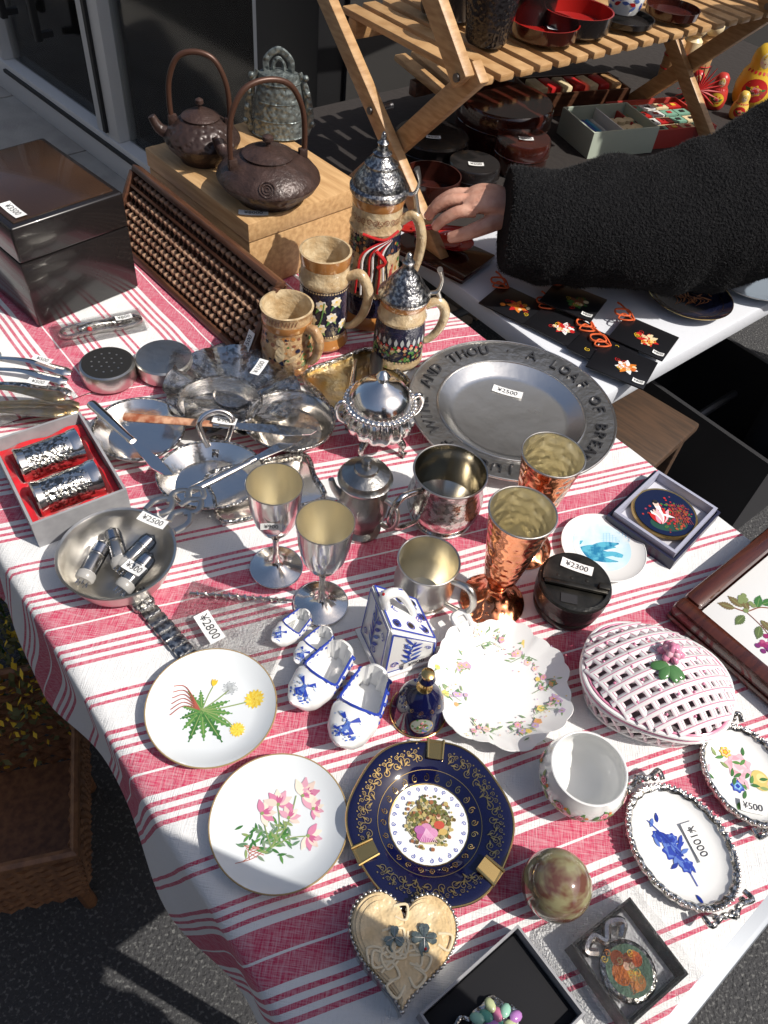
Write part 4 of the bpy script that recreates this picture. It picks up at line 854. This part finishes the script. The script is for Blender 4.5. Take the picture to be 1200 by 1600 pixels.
for i in range(40): 
    for y in (.013,.072): p.dot(-.1+.005*i,y,.0018,CREAMW,6)
b.done()
# ============================================================ SECOND TABLE
pl=[(.165,1.112,-30),(.240,1.066,-32),(.305,1.016,-30),(.330,.980,-24),(.372,1.056,-28),(.262,1.130,-25)]
cols=[(ORG,RED),(WHT,RED),(PURP,WHT),(WHT,ORG),(RED,CRM),(GR,BRN)]
for i,(x,y,r) in enumerate(pl):
    b=B('lacquer_charm_card',x,y,.003+.0022*i,r); b.add(box(.092,.078,.003,.001),mat('black_lacquer_card',(.01,.01,.012),.3))
    b.add(tube([(-.030,.034,.003),(-.048,.048,.006),(-.066,.040,.004),(-.058,.026,.005),(-.040,.036,.006),(-.060,.056,.004),(-.072,.062,.003)],.0016,6,sm=6),P((.7,.12,.03),.6))
    b.add(tube([(-.030,.034,.003),(-.038,.020,.006),(-.052,.018,.004),(-.050,.034,.006),(-.030,.030,.004)],.0013,6,sm=6),P((.7,.12,.03),.6))
    p=Paint(b,lambda X,Y,e:Vector((X,Y,.0031+e))); A_,B_=cols[i]
    for k in range(7): p.petal(.008,-.004,k*51,.018,.009,(A_,B_)[k%2])
    for k in range(9): p.dot(random.gauss(.008,.009),random.gauss(-.004,.007),random.uniform(.002,.005),(A_,B_,CRM)[k%3],12)
    for k in range(8): p.curl(random.gauss(.008,.010),random.gauss(-.004,.008),.005,k*70,1,random.choice((YEL,B_,RED)),.0009)
    if i>=3: label(b,'¥800',T(.034,-.028,.0035,0,0,4),.018,.009)
    b.done()
def darkplate(name,x,y,R,m,gold=True):
    b,p=plate(name,x,y,R,m,GOLD if gold else PEW,.014)
    if gold:
        for i in range(9): p.stroke([(-.03+.006*i,-.02+.004*(i%3)),(-.02+.007*i,.0),(-.03+.005*i,.02-.003*(i%4))],.0012,P((.55,.2,.06),.25),True)
        for i in range(14): p.petal(random.gauss(.005,.018),random.gauss(0,.015),random.uniform(0,180),.016,.003,P((.45,.17,.06),.25))
        p.ringp(0,0,R*.8,.0008,GOLD)
    b.done()
darkplate('dark_blue_gold_plate',.468,1.196,.073,mat('navy_glaze',(.008,.010,.028),.1,coat=.5))
darkplate('dark_blue_gold_plate',.375,1.255,.060,mat('navy_glaze',(.008,.010,.028),.1))
darkplate('grey_serving_dish',.60,1.30,.09,mat('grey_glaze',(.25,.30,.36),.15),False)
rk=bpy.data.objects.new('folding_wooden_rack',None); bpy.context.collection.objects.link(rk)
def beam(b,p0,p1,w,t,m=WOODS):
    p0=Vector(p0);p1=Vector(p1); d=p1-p0; L=d.length; z=d.normalized(); x=E2.copy(); y=z.cross(x).normalized(); x=y.cross(z)
    Mx=Matrix((( x.x,y.x,z.x,p0.x),(x.y,y.y,z.y,p0.y),(x.z,y.z,z.z,p0.z),(0,0,0,1))); b.add(box(t,w,L,.003),m,Mx)
def S(s1,s2,z): q=frame(s1,s2); return (q.x,q.y,z)
def side(b,s2):
    beam(b,S(-.832,s2,.003),S(-1.20,s2,.315),.030,.020)
    beam(b,S(-1.12,s2+.022,.003),S(-.835,s2+.022,.305),.034,.020)
    beam(b,S(-.845,s2,.290),S(-1.22,s2,.66),.034,.020)
    b.add(tube([S(-.85,s2-.014,.296),S(-.85,s2+.036,.296)],.006,12),PEWD); b.add(tube([S(-1.04,s2-.014,.18),S(-1.04,s2+.036,.18)],.006,12),PEWD)
b=B('side_frames',0,0,0,0); side(b,.885); side(b,1.72); b.done(rk)
b=B('shelf_slats',0,0,0,0)
beam(b,S(-.86,.92,.262),S(-.86,1.95,.262),.030,.022); beam(b,S(-1.16,.92,.262),S(-1.16,1.95,.262),.030,.022)
for i in range(23): beam(b,S(-.845,.935+i*.044,.282),S(-1.19,.935+i*.044,.282),.012,.030)
beam(b,S(-1.18,.92,.60),S(-1.18,1.95,.60),.030,.022); b.done(rk)
b=B('lower_slats',0,0,0,0)
beam(b,S(-1.24,1.15,.10),S(-1.24,1.95,.10),.03,.022,WOODD)
for i in range(18): beam(b,S(-1.16,1.16+i*.044,.12),S(-1.30,1.16+i*.044,.14),.012,.030,WOODS)
b.done(rk)
b=B('dark_textured_cup',.056,1.385,.296); b.add(lathe([(0,0),(.030,0),(.034,.006),(.040,.05),(.042,.11),(.040,.112),(.037,.05),(0,.008)],48),mat('black_textured_glaze',(.02,.018,.02),.15,.3,bump=('voronoi',170,.002))); b.done()
def lq(name,x,y,z,R,h,mo,mi):
    b=B(name,x,y,z); b.add(lathe([(0,0),(R*.92,0),(R*.97,h*.1),(R,h)],64),mo); b.add(lathe([(R,h),(R*.96,h),(R*.93,h*.25),(0,h*.2)],64),mi); return b
b=lq('red_lacquer_tray',.150,1.455,.296,.058,.022,BRLQ,REDLQ); label(b,'¥500',T(.02,.01,.008),.024,.012); b.done()
lq('red_lacquer_tray',.205,1.515,.296,.062,.030,BLKP,REDLQ).done(); lq('lacquer_bowl',.125,1.520,.296,.045,.045,BLKP,BRLQ).done(); lq('lacquer_bowl',-.01,1.50,.296,.05,.06,BLKP,BLKP).done()
lq('lacquer_saucer',.300,1.585,.296,.052,.010,BLKP,BLKP).done(); lq('red_lacquer_tray',.395,1.665,.296,.050,.014,BRLQ,BRLQ).done()
b=B('painted_jar',.295,1.60,.308); b.add(lathe([(0,0),(.024,0),(.030,.012),(.034,.030),(.026,.048),(.02,.052)],40),PORC)
p=Paint(b,cylF([(0,.025),(.012,.030),(.03,.034),(.048,.026)],-pi/2,.03))
for i in range(16): p.petal(random.uniform(-.04,.04),random.uniform(.008,.04),random.uniform(0,360),.012,.006,random.choice((BLU,RED,TEAL,BLU2)))
b.add(lathe([(.022,.052),(.024,.056),(.010,.062),(0,.064)],32),BLU); b.done()
for nm,x,y,z,R,h,m in (('round_lacquer_box',.135,1.735,.005,.10,.085,BRLQ),('round_lacquer_box',.175,1.610,.005,.055,.065,BRLQ),('round_lacquer_box',-.01,1.60,.005,.075,.05,BLKP),('round_lacquer_box',.08,1.50,.005,.05,.05,BLKP)):
    b=B(nm,x,y,z); b.add(lathe([(0,0),(R*.97,0),(R,h*.05),(R,h*.55)],64),m); b.add(lathe([(R*1.02,h*.56),(R*1.02,h*.92),(R*.97,h*1.0),(0,h*1.03)],64),m); b.add(ring(R*1.02,.0012,64,6,z=h*.56),m)
    if R<.1: label(b,'¥500',T(0,-R*.3,h*1.03),.03,.014)
    b.done()
lq('red_lacquer_bowl',.002,1.425,.005,.055,.05,BRLQ,BRLQ).done()
b=B('red_lacquer_saucers',.035,1.235,.004,-30); b.add(box(.16,.11,.010,.003),BRLQ)
for k in range(3): b.add(lathe([(0,.010),(.026,.011),(.034,.017),(.0335,.0175),(.026,.0125),(0,.012)],40),REDLQ,T(-.03+.022*k,.018,.004*k))
b.done()
b=B('seashell_sorting_box',.372,1.80,.004,28); openbox(b,.17,.13,.055,.004,mat('pale_green_card',(.50,.56,.46),.6),BLK); b.add(box(.003,.12,.045),WHT,T(0,0,.005))
for i in range(5): b.add(tube([(-.068+.012*i,-.03,.03),(-.068+.012*i,.04,.03)],.006,10),(TEAL,CRM,BLU,TEAL,GREYI)[i])
for i in range(6): b.add(lathe([(0,0),(.012,0),(.012,.02),(0,.021)],20),CRM,T(.018+.022*(i%3),-.02+.035*(i//3),.02))
b.done()
b=B('card_game_box',.50,1.90,.004,28); openbox(b,.20,.16,.04,.004,P((.45,.05,.04),.5),CRM)
for i in range(20):
    b.add(box(.034,.026,.004),random.choice((WHT,CRM,RED,WHT,P((.2,.4,.3)))),T(-.074+.037*(i%5),-.056+.036*(i//5),.030,0,0,random.uniform(-4,4))); b.add(box(.012,.010,.001),random.choice((RED,BLKI,YEL)),T(-.074+.037*(i%5),-.056+.036*(i//5),.0345))
b.done()
def doll(name,x,y,z,s,c1,c2):
    b=B(name,x,y,z,-10); pr=[(0,0),(.030,0),(.036,.01),(.038,.035),(.032,.06),(.024,.072),(.025,.085),(.023,.098),(.014,.110),(0,.114)]
    b.add(lathe([(r*s,q*s) for r,q in pr],40),c1); p=Paint(b,cylF([(q*s,r*s) for r,q in pr[1:]],-pi/2,.03*s))
    p.disc(0,.088*s,.014*s,CRM,20,3); p.disc(0,.035*s,.022*s,c2,20,3); p.rose(0,.035*s,.014*s,(RED,YEL,PNK)); p.petal(0,.03*s,30,.02*s,.008*s,GR); p.petal(0,.03*s,150,.02*s,.008*s,GR)
    for e in (-1,1): p.dot(e*.005*s,.090*s,.0012*s,BLKI,8); p.petal(0,.100*s,-90+e*40,.014*s,.004*s,YEL); p.dot(e*.008*s,.084*s,.002*s,PNK2,8)
    for k in range(8): p.dot(-.03*s+.009*s*k,.066*s,.003*s,RED,8)
    p.dot(0,.082*s,.0015*s,RED,8); b.done()
doll('matryoshka_doll',.77,2.16,.005,1.2,P((.75,.48,.04)),RED); doll('matryoshka_doll',.67,2.10,.005,.7,P((.5,.04,.03)),YEL); doll('matryoshka_doll',.88,2.26,.005,1.0,RED,YEL); doll('matryoshka_doll',.90,2.12,.005,.6,P((.5,.04,.03)),YEL); doll('matryoshka_doll',.72,2.05,.005,.55,P((.75,.5,.1)),RED); doll('matryoshka_doll',.62,2.13,.005,.6,RED,YEL)
b=B('kokeshi_doll',.62,2.25,.005)
for i in range(3):
    M=T(-.05+.05*i,.02*i,0); b.add(lathe([(0,0),(.022,0),(.022,.09),(.012,.10)],28),(WOODS,CRM,WOODS)[i],M); b.add(ball(.024,24,12),CRM,M@T(0,0,.12)); b.add(ring(.0222,.0016,28,6,z=.03),RED,M); b.add(ring(.0222,.0016,28,6,z=.06),RED,M)
    b.add(lathe([(.0235,.128),(.020,.140),(.010,.147),(0,.148)],24),BLKI,M)
b.done()
b=B('red_starburst_ornament',.60,2.02,.005)
for i in range(22): a=2*pi*i/22; b.add(tube([(0,0,.06),(.055*cos(a),-.004,.06+.055*sin(a))],[.004,.0006],5),RED)
b.add(lathe([(0,0),(.02,0),(.02,.02),(0,.022)],20),BLKI); b.done()
b=B('craft_item_tray',.30,1.98,.005,28); openbox(b,.26,.10,.05,.005,WOODD,BLK)
for i in range(7): b.add(box(.028,.06,.035,.004),random.choice((WOODS,CRM,BRN,RED)),T(-.1+.034*i,0,.02,0,0,random.uniform(-8,8)))
b.done()
# ============================================================ GROUND LEVEL THINGS
b=B('wicker_basket',-.56,.36,.10,20,True)
for k in range(15):
    z=.02+.0165*k; g_=.145+.0022*k; pts=[]
    for cx,cy,dx,dy in ((-1,-1,1,0),(1,-1,0,1),(1,1,-1,0),(-1,1,0,-1)):
        for i in range(16): t=i/16; o=.004*(1 if (i+k)%2 else -1); pts.append((g_*(cx+2*dx*t)+(-dy)*o,g_*.8*(cy+2*dy*t)+dx*o,z))
    b.add(tube(pts,.0068,6,True),WICK)
b.add(box(.28,.22,.01),WICK,T(0,0,.004)); b.add(tube([(.18*sx,.145*sy,.275) for sx,sy in ((-1,-1),(1,-1),(1,1),(-1,1))],.010,8,True),WICK)
for sx,sy,dx,dy in ((-1,-1,1,0),(1,-1,0,1),(1,1,-1,0),(-1,1,0,-1)):
    for i in range(8): t=i/8; b.add(tube([(.145*(sx+2*dx*t),.116*(sy+2*dy*t),.01),(.178*(sx+2*dx*t),.142*(sy+2*dy*t),.27)],.004,5),WICK)
for q in ((-.13,-.10),(.13,-.10),(-.13,.10),(.13,.10)): b.add(tube([(q[0],q[1],-.098),(q[0],q[1],.01)],.012,8),WICK)
b.done()
b=B('yellow_flower_bunch',-.60,.62,.20,0,True); v=[];f=[];v2=[];f2=[]
for i in range(3600):
    a=random.uniform(0,6.28); r=random.uniform(0,1)**.5*.20; z=random.gauss(.20,.09)*(1.1-r*2); c=Vector((r*cos(a),r*sin(a),z)); u=Vector((random.gauss(0,1),random.gauss(0,1),random.gauss(0,1))).normalized(); w=u.orthogonal().normalized(); s=random.uniform(.004,.010)
    V,F=(v,f) if i%3 else (v2,f2); k=len(V); V+=[(c-u*s)[:],(c+w*s*.5)[:],(c+u*s)[:],(c-w*s*.5)[:]]; F.append([k,k+1,k+2,k+3])
b.add((v,f),mat('dry_foliage',(.07,.09,.03),.7,c2=(.14,.13,.04),ns=30)); b.add((v2,f2),P((.75,.50,.03),.7))
for i in range(30): a=random.uniform(0,6.28); b.add(tube([(0,0,-.19),(.1*cos(a),.1*sin(a),.1)],.002,5),GR)
b.done()
b=B('wooden_stool',.50,1.33,.0,-38,True); WST=mat('shaded_stool_wood',(.08,.042,.022),.7,c2=(.045,.025,.014),ns=15,stretch=(1,8,8))  # wood colour darkened to stand for the shade between the tables
for x in (-.10,.10):
    for y in (-.10,.10): b.add(box(.03,.03,.34,.004),WST,T(x,y,0))
b.add(box(.25,.25,.025,.006),WST,T(0,0,.34))
for y in (-.10,.10): b.add(box(.17,.02,.03,.003),WST,T(0,y,.14))
b.done()
b=B('storage_crate',.84,1.62,0,-45,True); openbox(b,.45,.35,.28,.012,mat('dark_crate',(.03,.03,.033),.5),BLK); b.done()
# ============================================================ PEOPLE
def remeshed(name,parts,m,vox,parent,sm=4):
    b=B(name,0,0,0,0)
    for q in parts: b.add(q,m)
    ob=b.done(parent); r=ob.modifiers.new('r','REMESH'); r.mode='VOXEL'; r.voxel_size=vox; r.use_smooth_shade=True
    s=ob.modifiers.new('s','SMOOTH'); s.iterations=sm; s.factor=.5; return ob
def etube(pts,ra,rbx,n=20,sm=5,up=Vector((0,0,1))):
    P_=smooth(pts,sm)
    def ex(l):
        o=[]
        for i in range(len(l)-1): o+=[l[i]+(l[i+1]-l[i])*j/sm for j in range(sm)]
        return o+[l[-1]]
    A=ex(ra);C=ex(rbx); v=[];f=[]; N=len(P_)
    for i,q in enumerate(P_):
        t=(P_[min(N-1,i+1)]-P_[max(0,i-1)]).normalized(); x=t.cross(up).normalized(); y=x.cross(t)
        for k in range(n): a=2*pi*k/n; v.append((q+x*cos(a)*A[i]+y*sin(a)*C[i])[:])
    for i in range(N-1):
        for k in range(n): f.append([i*n+k,i*n+(k+1)%n,(i+1)*n+(k+1)%n,(i+1)*n+k])
    f.append(list(range(n-1,-1,-1))); f.append([(N-1)*n+k for k in range(n)]); return v,f
def head(name,x,y,z,rz,parent,hair):
    M=T(x,y,z,0,0,rz)
    parts=[lathe([(.098*sin(pi*i/16),-.115*cos(pi*i/16)) for i in range(17)],32)]
    parts[0]=([(a*.80,b_*.95,c*(1 if c>0 else 1.08)) for a,b_,c in parts[0][0]],parts[0][1])
    parts.append(tube([(0,.01,-.20),(0,.0,-.06)],[.062,.055],16)); parts.append(tube([(0,-.088,.02),(0,-.112,-.022),(0,-.092,-.03)],[.008,.014,.012],10,sm=3))
    for s in (-1,1): parts.append(([(M_.x,M_.y,M_.z) for M_ in [T(s*.080,.012,-.005,0,0,0,(.010,.020,.032))@Vector(q) for q in ball(1,12,8)[0]]],ball(1,12,8)[1]))
    parts=[([(M@Vector(q))[:] for q in pv_],pf) for pv_,pf in parts]; remeshed(name+'_face',parts,SKIN,.005,parent)
    b=B(name+'_features',0,0,0,0)
    for s in (-1,1): b.add(ball(.011,12,8),WHT,M@T(s*.030,-.083,.005)); b.add(ball(.006,10,6),BLKI,M@T(s*.030,-.090,.005)); b.add(tube([(s*.018,-.090,.026),(s*.045,-.080,.026)],.003,6),BLKI,M)
    b.add(tube([(-.022,-.088,-.056),(0,-.094,-.054),(.022,-.088,-.056)],.004,6),P((.4,.1,.09),.5),M)
    hp_=lathe([(.108*sin(pi*i/16),.122*cos(pi*i/16)) for i in range(11)],32); hv=[(a*.84,b_*.98+.012+(.018 if b_<0 else 0),max(c,-.10 if b_>0 else .045)) for a,b_,c in hp_[0]]
    b.add((hv,hp_[1]),hair,M); b.done(parent)
HAIR=mat('dark_hair',(.012,.009,.008),.45); JEAN=mat('dark_trousers',(.02,.022,.03),.85)
sh=bpy.data.objects.new('shopper_in_black_coat',None); bpy.context.collection.objects.link(sh)
cx,cy=1.04,1.60
arm=etube([(.122,1.160,.125),(.16,1.162,.126),(.22,1.166,.126),(.34,1.185,.130),(.47,1.225,.150),(.60,1.295,.210),(.76,1.42,.35),(.90,1.53,.52)],[.086,.096,.100,.110,.128,.146,.125,.10],[.072,.080,.085,.096,.110,.120,.110,.095],40,8)
def fold(q):
    q=Vector(q); d=noise.noise(q*9)*.014+noise.noise(Vector((q.x*24,q.y*8,q.z*8)))*.008; return (q.x,q.y+d*.6,q.z+d)
arm=([fold(q) for q in arm[0]],arm[1])
torso=etube([(cx,cy,-.25),(cx,cy,0),(cx,cy,.25),(cx,cy,.48),(cx,cy,.58),(cx,cy,.63)],[.22,.21,.22,.22,.15,.08],[.15,.14,.15,.14,.11,.07],28,5,Vector((.6,.8,0)))
arm2=tube([(cx+.16,cy+.10,.54),(cx+.24,cy+.12,.30),(cx+.20,cy+.02,.06)],[.09,.075,.06],16,sm=4)
remeshed('coat',[arm,torso,arm2],WOOL,.007,sh,2)
b=B('coat_nap',0,0,0,0); v=[];f=[]; av=[Vector(q) for q in arm[0]]
for fc in arm[1]:
    if len(fc)!=4: continue
    a,b1,c,d=[av[i] for i in fc]; nrm=(c-a).cross(d-b1); ar=nrm.length*.5
    if ar<1e-9: continue
    nrm.normalize()
    for k in range(int(ar*190000)+1):
        u,w=random.random(),random.random(); q=a*(1-u)*(1-w)+b1*u*(1-w)+c*u*w+d*(1-u)*w
        dr=(nrm*random.choice((1,-1))+Vector((random.gauss(0,.7),random.gauss(0,.7),random.gauss(0,.7)))).normalized()*random.uniform(.002,.0052); sd_=dr.orthogonal().normalized()*.00035
        k0=len(v); v+=[(q-sd_)[:],(q+sd_)[:],(q+dr)[:]]; f.append([k0,k0+1,k0+2])
b.add((v,f),mat('wool_nap',(.014,.014,.015),.9)); b.done(sh)
legs=[tube([(cx-.08,cy-.06,-.2),(cx-.08,cy-.06,-.45),(cx-.08,cy-.06,-.71)],[.09,.065,.05],14,sm=3),tube([(cx+.08,cy+.06,-.2),(cx+.08,cy+.06,-.45),(cx+.08,cy+.06,-.71)],[.09,.065,.05],14,sm=3)]
remeshed('trousers',legs,JEAN,.012,sh)
b=B('shoes',0,0,0,0)
for s in (-1,1): b.add(box(.25,.09,.07,.025,3),BLK,T(cx+.08*s-.05,cy+.06*s,-.748,0,0,20))
b.done(sh); head('head',cx-.04,cy-.02,.80,-60,sh,HAIR)
hand=[]
hand.append(etube([(.175,1.190,.130),(.135,1.192,.130),(.105,1.196,.134),(.080,1.200,.131),(.064,1.203,.124)],[.028,.028,.037,.042,.039],[.021,.020,.019,.017,.014],20,4))
def finger(pts,r): hand.append(tube(pts,[q*1.08 for q in r],12,sm=4))
finger([(.078,1.168,.126),(.050,1.164,.122),(.028,1.166,.104),(.018,1.172,.086)],[.0098,.0092,.0084,.0070])
finger([(.074,1.190,.130),(.040,1.188,.129),(.014,1.190,.110),(.004,1.194,.090)],[.0100,.0094,.0086,.0072])
finger([(.072,1.212,.128),(.042,1.214,.126),(.018,1.214,.108),(.008,1.214,.090)],[.0098,.0090,.0082,.0069])
finger([(.078,1.234,.121),(.054,1.240,.116),(.036,1.240,.100),(.028,1.238,.088)],[.0088,.0080,.0072,.0062])
finger([(.125,1.176,.118),(.092,1.154,.108),(.064,1.146,.096),(.042,1.150,.084)],[.015,.012,.0100,.0080])
remeshed('hand',hand,SKIN,.002,sh,2)
b=B('fingernails',0,0,0,0)
for x,y,z,r in ((.0135,1.1715,.0945,-62),(-.0005,1.1935,.098,-62),(.0035,1.214,.098,-62),(.024,1.2385,.096,-62),(.043,1.149,.0932,-25)): b.add(ball(1,12,6),P((.70,.44,.38),.25),T(x,y,z,0,r,0,(.0055,.0045,.0012)))
b.done(sh)
b=B('red_lacquer_spoon',.035,1.188,.074,10); b.add(tube([(-.055,0,.0),(-.02,0,.006),(.03,0,.006)],[.004,.0045,.0035],10,sm=4),REDLQ); b.add(lathe([(0,0),(.6,.003),(1,.010),(.9,.009),(0,.003)],28),REDLQ,T(-.062,0,-.004,0,0,0,(.022,.017,1))); b.done()
# bystander beside the viewer
by=bpy.data.objects.new('bystander',None); bpy.context.collection.objects.link(by)
U=Vector((.945,-.327,0)); V_=Vector((.327,.945,0)); c0=U*.30+V_*(-.10); cx,cy=c0.x,c0.y
def bpnt(a,c,z): q=Vector((cx,cy,0))+V_*a+U*c; return (q.x,q.y,z)
tor=etube([(cx,cy,-.05),(cx,cy,.15),(cx,cy,.40),(cx,cy,.64),(cx,cy,.75),(cx,cy,.80)],[.19,.17,.20,.225,.18,.07],[.12,.11,.12,.11,.10,.07],28,5,U)
a1=tube([bpnt(.18,0,.70),bpnt(.215,.04,.42),bpnt(.16,.08,.20)],[.068,.052,.040],14,sm=4); a2=tube([bpnt(-.17,0,.70),bpnt(-.215,.04,.42),bpnt(-.17,.06,.20)],[.068,.052,.040],14,sm=4)
remeshed('jacket',[tor,a1,a2],mat('navy_jacket',(.02,.025,.05),.85),.010,by)
remeshed('trousers',[tube([bpnt(s*.09,0,.0),bpnt(s*.09,0,-.35),bpnt(s*.09,0,-.70)],[.10,.07,.05],14,sm=3) for s in (-1,1)],JEAN,.012,by)
b=B('shoes',0,0,0,0)
for s in (-1,1): q=bpnt(s*.09,.05,-.748); b.add(box(.25,.09,.07,.025,3),BLK,T(q[0],q[1],q[2],0,0,-19))
b.done(by); head('head',cx,cy,.95,100,by,HAIR)
# ============================================================ LIGHT + CAMERA
sc=bpy.context.scene
w=bpy.data.worlds.new('World'); sc.world=w; w.use_nodes=True; N=w.node_tree.nodes; sky=N.new('ShaderNodeTexSky'); sky.sky_type='NISHITA'; sky.sun_disc=False; sky.dust_density=3.0
el_=50; sd=Vector((.945*cos(radians(el_)),-.327*cos(radians(el_)),sin(radians(el_))))
sky.sun_elevation=radians(el_); sky.sun_rotation=math.atan2(sd.x,sd.y); w.node_tree.links.new(sky.outputs[0],N['Background'].inputs[0]); N['Background'].inputs[1].default_value=.11
l=bpy.data.lights.new('sun','SUN'); l.energy=4.7; l.angle=radians(.5); l.color=(1,.95,.88); lo=bpy.data.objects.new('sun',l); bpy.context.collection.objects.link(lo); lo.rotation_euler=sd.to_track_quat('Z','Y').to_euler(); lo.location=(3,-2,5)
cam=bpy.data.cameras.new('camera'); cam.sensor_fit='VERTICAL'; cam.sensor_height=24; cam.lens=18; cam.clip_start=.02; cam.clip_end=300
co=bpy.data.objects.new('camera',cam); bpy.context.collection.objects.link(co); sc.camera=co
th=radians(49); ro=radians(8); fw=Vector((0,cos(th),-sin(th))); r0=Vector((1,0,0)); u0=Vector((0,sin(th),cos(th)))
R_=r0*cos(ro)+u0*sin(ro); U_=-r0*sin(ro)+u0*cos(ro)
co.matrix_world=Matrix(((R_.x,U_.x,-fw.x,0),(R_.y,U_.y,-fw.y,0),(R_.z,U_.z,-fw.z,1.47),(0,0,0,1)))
sc.view_settings.view_transform='Standard'; sc.view_settings.look='None'; sc.view_settings.exposure=0
